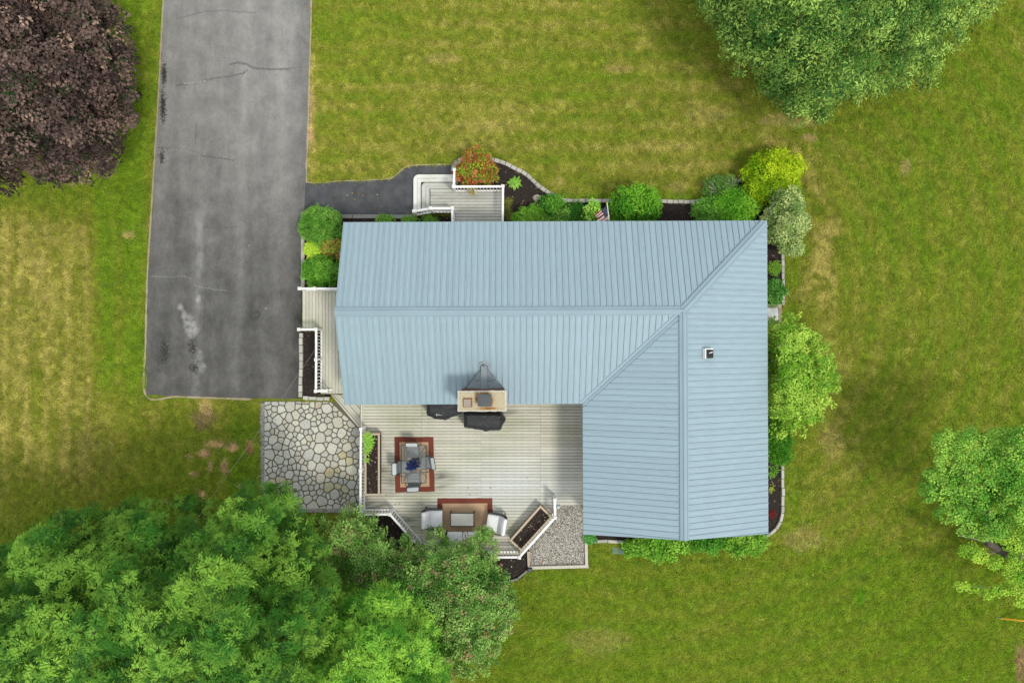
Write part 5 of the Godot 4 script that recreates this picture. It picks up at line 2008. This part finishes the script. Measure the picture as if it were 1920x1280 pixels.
func shrub(called: String, label: String, category: String, u: float, v: float, ru: float, rv: float, h: float, mesh: String, count: int, s0: float, s1: float, cols: Array, lumps := 12, lump := 0.4, clip = null, group := "") -> Node3D:
	var base := at(u, v, h * 0.5)
	base.y = 0.02
	var k := (CAM_H - h * 0.5) / FOC
	var t := thing(called, label, category, base, 0.0, group)
	O = base
	var R := Vector3(ru * k, h * 0.58, rv * k)
	var c := base + Vector3.UP * h * 0.40
	var lm := []
	var lr := minf(R.x, R.z) * lump
	for i in lumps:
		var y := lerpf(-0.15, 1.0, (i + 0.5) / lumps)
		var a := i * 2.39996 + rng.randf_range(-0.3, 0.3)
		var q := sqrt(maxf(0.0, 1 - y * y))
		var kk := lr * rng.randf_range(0.8, 1.2)
		var d := Vector3(cos(a) * q, y, sin(a) * q)
		var rr := Vector3(maxf(0.02, R.x - kk * 0.8), maxf(0.02, R.y - kk * 0.6), maxf(0.02, R.z - kk * 0.8))
		lm.append({"c": c + d * rr, "r": Vector3(kk, kk * 0.8, kk), "t": rng.randf_range(-0.25, 0.25)})
	if mesh != "tiny":
		for i in lumps:
			var a := rng.randf() * TAU
			var y := rng.randf_range(-0.1, 0.9)
			var q := sqrt(1 - y * y)
			var kk := rng.randf_range(0.05, 0.12)
			lm.append({"c": c + Vector3(cos(a) * q, y, sin(a) * q) * R * rng.randf_range(0.95, 1.12), "r": Vector3(kk, kk, kk), "t": rng.randf_range(0.0, 0.35)})
	lm.append({"c": c, "r": R * 0.80, "t": -0.2})
	leafage(t, "foliage", leaf_mesh[mesh], lm, count, s0, s1, cols, M.leaf_dull if mesh == "fine" else M.leaf, clip, 0.5, -0.5)
	var st := begin(true)
	for i in 4:
		var e: Vector3 = lm[(i * 3 + 1) % lumps].c
		tube(st, [base + Vector3(rng.randf_range(-0.04, 0.04), -0.02, rng.randf_range(-0.04, 0.04)), base.lerp(e, 0.5) + Vector3.UP * 0.05, e], [0.02, 0.014, 0.006], 5)
	obj("stem", st, M.bark, t)
	return t

func clump(called: String, label: String, category: String, u: float, v: float, r: float, mesh: String, n: int, s0: float, s1: float, cols: Array, h := 0.03, spread_v := -1.0) -> Node3D:
	var base := at(u, v, h)
	var t := thing(called, label, category, base)
	O = base
	var tr := []
	var cc := PackedColorArray()
	var k := (CAM_H - h) / FOC
	for i in n:
		var a := rng.randf() * TAU
		var q := sqrt(rng.randf()) if n > 1 else 0.0
		var p := base + Vector3(cos(a) * q * r * k, 0.0, sin(a) * q * (spread_v if spread_v > 0.0 else r) * k)
		tr.append(Transform3D(Basis(Vector3.UP, rng.randf() * TAU).scaled(Vector3.ONE * rng.randf_range(s0, s1)), p - O))
		var c: Color = cols[0].lerp(cols[1], rng.randf())
		if cols.size() > 2 and rng.randf() < 0.2:
			c = cols[2]
		cc.append(Color(c.r, c.g, c.b))
	scatter("foliage", leaf_mesh[mesh], M.leaf, t, tr, cc, true)
	return t

func garden() -> void:
	O = Vector3.ZERO
	leaf_mesh.tiny = twig(1, 16, 0.10, 0.05, 0.03, 0.8, 0.1)
	leaf_mesh.small = twig(2, 14, 0.14, 0.085, 0.05, 0.6, 0.2)
	leaf_mesh.mid = twig(3, 12, 0.18, 0.13, 0.075, 0.5, 0.25)
	leaf_mesh.big = twig(4, 9, 0.16, 0.17, 0.12, 0.4, 0.3)
	leaf_mesh.fine = twig(5, 20, 0.17, 0.16, 0.032, 0.8, 0.15)
	leaf_mesh.willow = twig(6, 16, 0.22, 0.15, 0.055, 0.4, 0.5)
	leaf_mesh.rosette = rosette(7, 22, 0.42, 0.13)
	leaf_mesh.fern = rosette(8, 30, 0.40, 0.055)
	leaf_mesh.feather = feather(9, 4, 0.30, 4, 0.17, 0.042)
	leaf_mesh.maple = twig(10, 13, 0.20, 0.13, 0.11, 0.45, 0.35)
	var green := [lin(84, 140, 44), lin(140, 190, 84)]
	var bright := [lin(84, 146, 34), lin(150, 196, 72)]
	var deep := [lin(60, 124, 36), lin(108, 166, 54)]
	shrub("round_shrub", "clipped round green shrub at the upper left house corner beside the driveway", "shrub", 602, 424, 41, 39, 1.2, "tiny", 1700, 0.9, 1.3, green, 26, 0.22)
	shrub("round_shrub", "clipped round green shrub just above the side deck railing by driveway", "shrub", 601, 509, 35, 32, 1.1, "tiny", 1250, 0.9, 1.4, [lin(80, 142, 36), lin(132, 190, 72)], 26, 0.22)
	clump("hosta", "yellow-green hosta with strappy leaves between the two clipped round shrubs", "plant", 590, 467, 15, "rosette", 8, 0.75, 1.0, [lin(130, 176, 40), lin(186, 206, 66)], 0.5)
	shrub("flowering_plant", "pinkish and orange feathery plant between the clipped shrubs, by the roof edge", "plant", 625, 464, 21, 19, 1.0, "small", 300, 0.7, 1.1, [lin(168, 150, 60), lin(150, 170, 60), lin(206, 140, 128), lin(176, 112, 96)], 8)
	shrub("spirea_bush", "mixed red, orange and green bush behind the front porch railing", "bush", 892, 319, 39, 36, 1.3, "small", 900, 0.8, 1.3, [lin(104, 142, 36), lin(168, 182, 50), lin(184, 96, 64), lin(208, 122, 94), lin(150, 82, 46), lin(170, 112, 60)], 15, 0.36)
	clump("hosta", "small green hosta alone on dark mulch beside the porch", "plant", 966, 343, 4, "rosette", 3, 0.8, 0.95, [lin(100, 152, 50), lin(140, 184, 78)], 0.04)
	var rk := at(1007, 371, 0.05)
	var t := thing("rock", "small pale tan boulder on the mulch inside the block edging", "rock", rk)
	O = rk
	var st := begin(true)
	var rr := []
	for j in 5:
		var row := []
		for i in 10:
			var a := TAU * i / 10.0
			var la := PI * 0.5 * j / 4.0
			row.append(rk + Vector3(cos(a) * cos(la) * 0.21, sin(la) * 0.15, sin(a) * cos(la) * 0.18) * (1.0 + 0.25 * n2(cos(a) * 2.0 + j, sin(a) * 2.0)))
		rr.append(row)
	for j in 4:
		for i in 10:
			quad(st, rr[j][i], rr[j][(i + 1) % 10], rr[j + 1][(i + 1) % 10], rr[j + 1][i], rr[j][i] - rk + Vector3.UP * 0.1)
	obj("boulder", st, M.rock, t)
	clump("ground_cover", "low creeping olive plants in a strip along the porch's right side", "ground cover", 953, 388, 6, "small", 40, 0.6, 1.0, [lin(92, 112, 44), lin(140, 136, 66)], 0.06, 30)
	shrub("mound_shrub", "bright green mounded shrub tucked against the eave right of the porch", "shrub", 992, 408, 31, 24, 0.9, "tiny", 650, 0.9, 1.3, [lin(92, 156, 36), lin(150, 198, 76)], 12, 0.3)
	shrub("leafy_shrub", "dark green leafy shrub directly right of the pale boulder", "shrub", 1036, 386, 22, 19, 0.9, "mid", 220, 0.6, 0.9, deep, 9)
	shrub("leafy_shrub", "mid green low shrub by the eave below the dark leafy shrub", "shrub", 1048, 406, 27, 14, 0.7, "mid", 220, 0.6, 0.9, green, 9)
	shrub("fine_shrub", "small fine-leaved dark shrub left of the lime hydrangea", "shrub", 1078, 399, 17, 17, 0.8, "fine", 200, 0.6, 0.9, [lin(52, 112, 34), lin(92, 148, 50)], 8)
	shrub("hydrangea", "lime green large-leaved hydrangea just left of the flag", "shrub", 1111, 401, 19, 20, 0.9, "big", 170, 0.55, 0.8, [lin(104, 176, 40), lin(176, 220, 96)], 9)
	shrub("round_tree", "dense round dark green bush right of the flag, spilling over the edging", "bush", 1190, 386, 49, 39, 1.9, "mid", 1100, 0.6, 0.95, [lin(58, 126, 28), lin(118, 176, 46)], 20, 0.36)
	shrub("juniper", "low dark green juniper at the bed's edge left of the twiggy shrub", "shrub", 1330, 396, 26, 22, 0.8, "fine", 380, 0.7, 1.1, [lin(70, 130, 40), lin(124, 178, 70)], 12)
	shrub("juniper", "wide feathery green juniper between eave and yellow-green bush", "shrub", 1376, 390, 40, 30, 1.0, "fine", 800, 0.7, 1.1, [lin(80, 148, 34), lin(140, 196, 58)], 18)
	shrub("juniper", "olive green juniper sprawling under the yellow-green bush's left side", "shrub", 1409, 370, 20, 24, 0.7, "fine", 260, 0.7, 1.0, [lin(92, 150, 32), lin(148, 190, 52)], 9)
	t = shrub("twiggy_shrub", "grey-green shrub with bare silvery twigs leaning over the block edging", "shrub", 1352, 352, 30, 19, 0.7, "fine", 330, 0.6, 1.0, [lin(62, 112, 38), lin(118, 160, 76)], 9)
	st = begin(true)
	for q in [[1345, 360, 1326, 347], [1345, 360, 1333, 340], [1338, 352, 1328, 352], [1345, 360, 1331, 360], [1340, 355, 1337, 343], [1372, 348, 1366, 333], [1374, 350, 1374, 331], [1376, 349, 1381, 334], [1372, 346, 1360, 343]]:
		tube(st, [at(q[0], q[1], 0.5), at(q[2], q[3], 0.95)], [0.025, 0.012], 5)
	obj("bare_twig", st, M.bark_pale, t)
	shrub("gold_bush", "round bright yellow-green bush at the top right corner of the bed", "bush", 1450, 330, 54, 49, 1.6, "small", 1900, 0.8, 1.25, [lin(112, 156, 14), lin(184, 208, 38)], 22, 0.32)
	t = shrub("variegated_tree", "silvery pale green small tree beside the upper right roof corner", "small tree", 1474, 412, 37, 60, 2.3, "small", 1500, 0.8, 1.3, [lin(120, 152, 76), lin(192, 208, 132), lin(96, 136, 60)], 20, 0.36, func(p): return p.x > 10.95 or p.y < 2.2 and p.z < -5.05 or p.x > 10.9)
	leafage(t, "low_branch", leaf_mesh.small, [{"c": at(1492, 468, 1.2), "r": Vector3(0.30, 0.2, 0.26)}, {"c": at(1481, 462, 1.1), "r": Vector3(0.22, 0.2, 0.3)}], 160, 0.7, 1.1, [lin(120, 156, 76), lin(186, 204, 132)], M.leaf)
	st = begin(true)
	tube(st, [at(1421, 416, 0.3), at(1430, 405, 0.9), at(1439, 398, 1.3), at(1455, 378, 1.8)], [0.04, 0.035, 0.03, 0.02], 6)
	tube(st, [at(1434, 402, 1.1), at(1446, 399, 1.5)], [0.025, 0.015], 5)
	obj("branch", st, M.bark_pale, t)
	clump("small_shrub", "little round green shrub on mulch beside the right wall", "shrub", 1453, 503, 9, "small", 60, 0.7, 1.0, [lin(84, 130, 30), lin(128, 168, 56)], 0.3, 11)
	shrub("fern_shrub", "blue-green ferny shrub between right wall and bulkhead", "shrub", 1451, 547, 21, 25, 0.8, "mid", 240, 0.6, 0.9, [lin(64, 124, 44), lin(118, 172, 80)], 9, 0.4, func(p): return p.x > 10.5)
	shrub("fern_shrub", "dark grassy fern clump below the lime green tree by the wall", "shrub", 1457, 832, 22, 36, 0.9, "fine", 520, 0.8, 1.2, [lin(64, 130, 32), lin(118, 176, 54)], 10, 0.4, func(p): return p.x > 10.5)
	clump("perennial", "small leafy perennial on the mulch below the dark fern clump", "plant", 1449, 880, 7, "mid", 12, 0.5, 0.8, [lin(72, 130, 44), lin(130, 172, 60)], 0.12, 12)
	clump("perennial", "tiny yellow-leaved plant on the mulch near the lower right wall", "plant", 1447, 918, 5, "mid", 5, 0.4, 0.6, [lin(180, 190, 60), lin(140, 160, 60)], 0.08, 8)
	clump("perennial", "dark red low plant on the mulch near the lower right corner", "plant", 1449, 964, 6, "mid", 9, 0.4, 0.7, [lin(120, 36, 36), lin(92, 30, 34)], 0.08, 6)
	shrub("leafy_shrub", "large lime green shrub under the bottom gable, beside the flat pads", "shrub", 1232, 1022, 62, 28, 1.0, "big", 560, 0.6, 0.95, bright, 16, 0.36)
	shrub("leafy_shrub", "green shrub hugging the wall below the wing's ridge end", "shrub", 1325, 1016, 44, 18, 0.9, "mid", 420, 0.6, 0.95, [lin(64, 134, 36), lin(124, 180, 64)], 12, 0.36)
	shrub("leafy_shrub", "bright green shrub at the lower right end of the bottom gable", "shrub", 1393, 1017, 44, 23, 0.9, "mid", 480, 0.6, 0.95, bright, 12, 0.36)
	clump("perennial", "small dark green plant at the gravel pad's corner under the gable", "plant", 1106, 1010, 10, "mid", 26, 0.5, 0.8, [lin(48, 124, 48), lin(100, 168, 70)], 0.2, 7)
	for q in [[722, "little green plant between timber edging and eave, left of the porch rail"], [768, "leafy green plant under the eave, just left of the porch steps"], [806, "green plant in the gap below the porch's lower railing"]]:
		clump("perennial", q[1], "plant", q[0], 411, 15, "mid", 34, 0.5, 0.8, [lin(70, 130, 40), lin(128, 172, 66)], 0.25, 6)
	t = clump("planter_greens", "ferny light green plants growing along the planter box by the left railing", "plant", 689, 840, 6, "fern", 14, 0.55, 0.85, [lin(120, 176, 60), lin(164, 206, 90)], 1.06, 26)

# ------------------------------------------------------------------ fallen leaves
func litter() -> void:
	O = Vector3.ZERO
	var st := begin()
	blade(st, Vector3(-0.03, 0.012, 0), Vector3.RIGHT, 0.075, 0.04, 0.05, 0.2)
	var tr := []
	var cc := PackedColorArray()
	for q in [[700, 960, 300, 90, 0.6, 90], [560, 880, 90, 80, 0.06, 60], [420, 860, 120, 60, 0.03, 60], [690, 370, 90, 24, 0.04, 14], [1000, 1045, 60, 40, 0.05, 26], [420, 400, 130, 330, 0.045, 12], [1640, 980, 260, 240, 0.05, 120], [1450, 260, 260, 120, 0.05, 80]]:
		for k in q[5]:
			var p := at(q[0] + rng.randfn() * q[2] * 0.5, q[1] + rng.randfn() * q[3] * 0.5)
			p.y = q[4] + 0.01
			tr.append(Transform3D(Basis.from_euler(Vector3(rng.randf() * 0.4, rng.randf() * TAU, rng.randf() * 0.4)).scaled(Vector3.ONE * rng.randf_range(0.7, 1.4)), p))
			var c: Color = [lin(176, 140, 84), lin(150, 110, 60), lin(196, 178, 96), lin(120, 140, 60)][rng.randi() % 4]
			cc.append(c)
	scatter("fallen_leaves", done(st), M.leaf_dull, self, tr, cc, true)

# ------------------------------------------------------------------ trees
func lumps_in(p: Array, sp: float, h0: float, h1: float, reach: float, r0: float, r1: float, below := true, fringe := 0) -> Array:
	# an outline of the crown in plan units, filled with lumps that rise towards the middle
	var area := PackedVector2Array()
	for i in range(0, p.size(), 2):
		area.append(Vector2(p[i], p[i + 1]))
	var bb := Rect2(area[0], Vector2.ZERO)
	for q in area:
		bb = bb.expand(q)
	var pts := []
	var out := []
	for tries in 6000:
		var q := bb.position + Vector2(rng.randf(), rng.randf()) * bb.size
		if not Geometry2D.is_point_in_polygon(q, area):
			continue
		var ok := true
		for o in pts:
			if o.distance_to(q) < sp:
				ok = false
				break
		if not ok:
			continue
		var e := 1e9
		for i in area.size():
			e = minf(e, q.distance_to(Geometry2D.get_closest_point_to_segment(q, area[i], area[(i + 1) % area.size()])))
		var r := rng.randf_range(r0, r1)
		var h := lerpf(h0, h1, sqrt(clampf(e / reach, 0, 1))) + rng.randf_range(-0.5, 0.5) * (h1 - h0) * 0.42
		var rpx := r * FOC / (CAM_H - h)
		var ei := e - (4.0 + r0 * 15.0)
		if ei < rpx * 0.9:
			if ei < rpx * 0.3:
				continue
			r *= ei / (rpx * 0.9)
		pts.append(q)
		out.append({"c": at(q.x, q.y, h), "r": Vector3(r, r * 0.7, r), "t": rng.randf_range(-0.42, 0.36)})
	for k in fringe:
		var i := rng.randi() % area.size()
		var q := area[i].lerp(area[(i + 1) % area.size()], rng.randf())
		var mid := bb.get_center()
		q += (q - mid).normalized() * rng.randf_range(-12.0, 5.0)
		var fr := rng.randf_range(0.07, 0.20)
		out.append({"c": at(q.x, q.y, h0 + rng.randf_range(0.0, 0.6)), "r": Vector3(fr, fr, fr), "t": rng.randf_range(0.0, 0.35)})
	if below:
		var n := out.size()
		for i in range(0, n, 2):
			var c: Vector3 = out[i].c
			out.append({"c": Vector3(c.x, lerpf(c.y, h0, 0.5) - 0.5, c.z), "r": out[i].r * 1.15, "t": -0.1})
	return out

func trees() -> void:
	# copper maple
	var base := at(20, 90)
	var t := thing("copper_maple", "broad purple-leaved maple in the upper left corner of the lawn", "tree", base)
	O = base
	var lm := lumps_in([-200, -150, 50, -160, 174, -60, 182, 0, 208, 8, 220, 28, 200, 58, 216, 78, 238, 110, 232, 132, 208, 148, 214, 170, 206, 200, 190, 216, 192, 256, 176, 270, 162, 292, 140, 304, 142, 320, 118, 328, 96, 332, 84, 344, 60, 352, 44, 334, 16, 330, -14, 346, -60, 354, -200, 296], 19, 2.6, 8.6, 190, 0.36, 0.8, true, 30)
	leafage(t, "crown", leaf_mesh.maple, lm, 9500, 0.7, 1.15, [lin(56, 46, 44), lin(122, 102, 94), lin(46, 64, 36), lin(156, 132, 116), lin(52, 58, 40)], M.leaf_dull, null, 0.6, -0.4)
	limbs(t, base, base + Vector3.UP * 7.0, 0.28, lm, M.bark, 9)
	# birch at the top
	base = at(1600, -70)
	t = thing("birch_tree", "big pale green drooping tree at the top edge, right of centre", "tree", base)
	O = base
	lm = lumps_in([1312, -220, 1318, 0, 1335, 26, 1352, 62, 1386, 74, 1416, 100, 1430, 134, 1454, 164, 1484, 178, 1515, 202, 1532, 212, 1556, 212, 1562, 198, 1600, 188, 1640, 165, 1672, 158, 1700, 148, 1750, 150, 1758, 120, 1790, 95, 1815, 55, 1850, 18, 1880, 0, 1900, -220], 21, 1.6, 8.0, 210, 0.4, 0.85, true, 130)
	leafage(t, "crown", leaf_mesh.willow, lm, 8500, 0.75, 1.25, [lin(62, 110, 40), lin(166, 198, 94), lin(48, 90, 40)], M.leaf, null, 0.5, -0.4)
	limbs(t, base, base + Vector3.UP * 7.0, 0.25, lm, M.bark_pale, 9)
	# right hand tree with its dark leaning trunk
	base = at(1938, 1062)
	t = thing("spreading_tree", "green tree with a dark leaning trunk and sparse lower branches, right edge", "tree", base)
	O = base
	lm = []
	for q in [[1776, 830, 24], [1762, 905, 30], [1745, 920, 20], [1785, 870, 30], [1800, 950, 30], [1775, 960, 20], [1820, 845, 34], [1825, 812, 16], [1850, 890, 44], [1880, 840, 36], [1905, 890, 44], [1902, 820, 22], [1935, 850, 50], [1960, 920, 60], [1920, 940, 44], [1830, 925, 34], [1800, 905, 34], [1860, 950, 30], [1868, 985, 24], [1850, 1000, 16], [1815, 985, 20], [1840, 990, 18], [1970, 1000, 50], [1880, 985, 22], [1960, 820, 30]]:
		lm.append({"c": at(q[0], q[1], 3.2 + q[2] * 0.045 + rng.randf_range(-0.4, 0.4)), "r": Vector3(q[2], q[2] * 0.7, q[2]) * 0.0215, "t": rng.randf_range(-0.3, 0.25)})
	leafage(t, "crown", leaf_mesh.big, lm, 3600, 0.45, 0.75, [lin(84, 146, 44), lin(156, 200, 80)], M.leaf, null, 0.5, -0.5)
	var lo := []
	for q in [[1880, 1000, 20], [1900, 1012, 24], [1925, 1005, 30], [1836, 1040, 15], [1815, 1034, 12], [1824, 1028, 10], [1868, 1055, 13], [1898, 1072, 18], [1912, 1095, 22], [1935, 1080, 30], [1905, 1050, 14], [1800, 1097, 6], [1812, 1099, 7], [1826, 1104, 8], [1840, 1107, 8], [1855, 1113, 10], [1870, 1110, 9], [1884, 1106, 10], [1915, 1128, 10]]:
		lo.append({"c": at(q[0], q[1], 2.4 + rng.randf_range(-0.2, 0.2)), "r": Vector3(q[2], q[2] * 0.6, q[2]) * 0.0225, "t": rng.randf_range(-0.2, 0.3)})
	leafage(t, "lower_branch", leaf_mesh.big, lo, 1200, 0.42, 0.68, [lin(112, 166, 44), lin(174, 208, 74)], M.leaf, null, 0.6, -0.4)
	var st := begin(true)
	tube(st, [base - Vector3.UP * 0.1, at(1925, 1052, 0.6), at(1885, 1035, 1.6), at(1855, 1018, 2.3), at(1850, 960, 3.2), at(1860, 900, 4.2)], [0.42, 0.33, 0.26, 0.19, 0.14, 0.06], 9)
	obj("trunk", st, M.bark, t)
	st = begin(true)
	for q in [[[1885, 1035, 1.7], [1850, 1036, 2.2], [1836, 1038, 2.4]], [[1900, 1045, 1.2], [1880, 1065, 2.0], [1890, 1105, 2.3], [1800, 1097, 2.4]], [[1855, 1018, 2.3], [1838, 985, 2.8], [1842, 972, 3.0]], [[1855, 1018, 2.3], [1830, 1010, 2.5], [1800, 1004, 2.6]], [[1855, 960, 3.2], [1800, 930, 3.6], [1765, 910, 3.8]], [[1855, 930, 3.6], [1900, 880, 4.0], [1935, 850, 4.2]]]:
		var pp := []
		for e in q:
			pp.append(at(e[0], e[1], e[2]))
		tube(st, pp, [0.045, 0.03, 0.018, 0.01], 6)
	obj("limb", st, M.bark_pale, t)
	# lime green maple by the wall
	base = at(1492, 700)
	t = thing("lime_maple", "bushy lime green tree against the right side wall of the house", "tree", base)
	O = base
	lm = lumps_in([1428, 590, 1450, 600, 1462, 588, 1480, 584, 1500, 592, 1512, 600, 1522, 620, 1530, 628, 1544, 638, 1550, 662, 1566, 672, 1572, 705, 1566, 735, 1562, 765, 1540, 790, 1520, 802, 1490, 814, 1468, 810, 1440, 802, 1428, 780], 15, 1.1, 3.1, 55, 0.24, 0.44, true, 24)
	leafage(t, "crown", leaf_mesh.maple, lm, 2600, 0.45, 0.75, [lin(102, 158, 38), lin(176, 208, 84)], M.leaf, func(p): return p.x > 10.93 + 0.25 * maxf(0.0, p.y - 1.6), 0.6, -0.4)
	limbs(t, base, base + Vector3.UP * 2.3, 0.09, lm, M.bark, 5)
	# feathery tree, lower left
	base = at(250, 1230)
	t = thing("feathery_tree", "large green tree with feathery compound leaves filling the lower left corner", "tree", base)
	O = base
	lm = lumps_in([-190, 1000, -60, 1035, 0, 1056, 14, 1022, 48, 984, 80, 964, 112, 985, 136, 1002, 160, 975, 172, 952, 215, 965, 262, 942, 300, 955, 338, 936, 385, 948, 420, 932, 470, 910, 500, 930, 528, 948, 545, 985, 562, 1020, 582, 1046, 610, 1085, 640, 1110, 640, 1180, 600, 1300, 590, 1430, -100, 1450, -240, 1300], 28, 3.4, 9.3, 190, 0.42, 0.8, true, 40)
	leafage(t, "crown", leaf_mesh.feather, lm, 13500, 0.52, 0.98, [lin(54, 108, 32), lin(128, 172, 62), lin(42, 86, 32)], M.leaf, null, 0.75, -0.2)
	limbs(t, base, base + Vector3.UP * 7.5, 0.3, lm, M.bark, 8)
	base = at(700, 1280)
	t = thing("feathery_tree", "brighter green feathery-leaved tree at the bottom edge beside the crabapple", "tree", base)
	O = base
	lm = lumps_in([570, 1180, 600, 1140, 640, 1105, 680, 1100, 700, 1085, 745, 1080, 790, 1115, 820, 1155, 826, 1220, 845, 1285, 840, 1420, 590, 1430, 550, 1300], 27, 3.0, 7.0, 110, 0.42, 0.78, true, 20)
	leafage(t, "crown", leaf_mesh.feather, lm, 4600, 0.52, 0.98, [lin(64, 128, 32), lin(148, 198, 70), lin(50, 106, 34)], M.leaf, null, 0.75, -0.2)
	limbs(t, base, base + Vector3.UP * 5.5, 0.2, lm, M.bark, 6)
	# crabapple by the deck
	base = at(790, 1130)
	t = thing("crabapple_tree", "dull green tree with reddish leaf tips overhanging the deck's lower edge", "tree", base)
	O = base
	lm = lumps_in([598, 1015, 604, 980, 640, 962, 670, 956, 688, 972, 700, 994, 716, 1014, 745, 1028, 762, 1018, 776, 1036, 796, 1022, 808, 996, 826, 1002, 850, 1022, 880, 1018, 905, 998, 920, 1008, 926, 1030, 920, 1052, 944, 1078, 956, 1105, 967, 1140, 960, 1190, 928, 1230, 892, 1264, 845, 1275, 800, 1240, 740, 1180, 660, 1120, 600, 1060], 17, 2.2, 4.4, 110, 0.28, 0.55, true, 90)
	leafage(t, "crown", leaf_mesh.small, lm, 7600, 0.8, 1.35, [lin(70, 120, 42), lin(154, 194, 98), lin(164, 134, 104), lin(120, 156, 84)], M.leaf, null, 0.5, -0.4)
	limbs(t, base, base + Vector3.UP * 3.4, 0.16, lm, M.bark, 5)
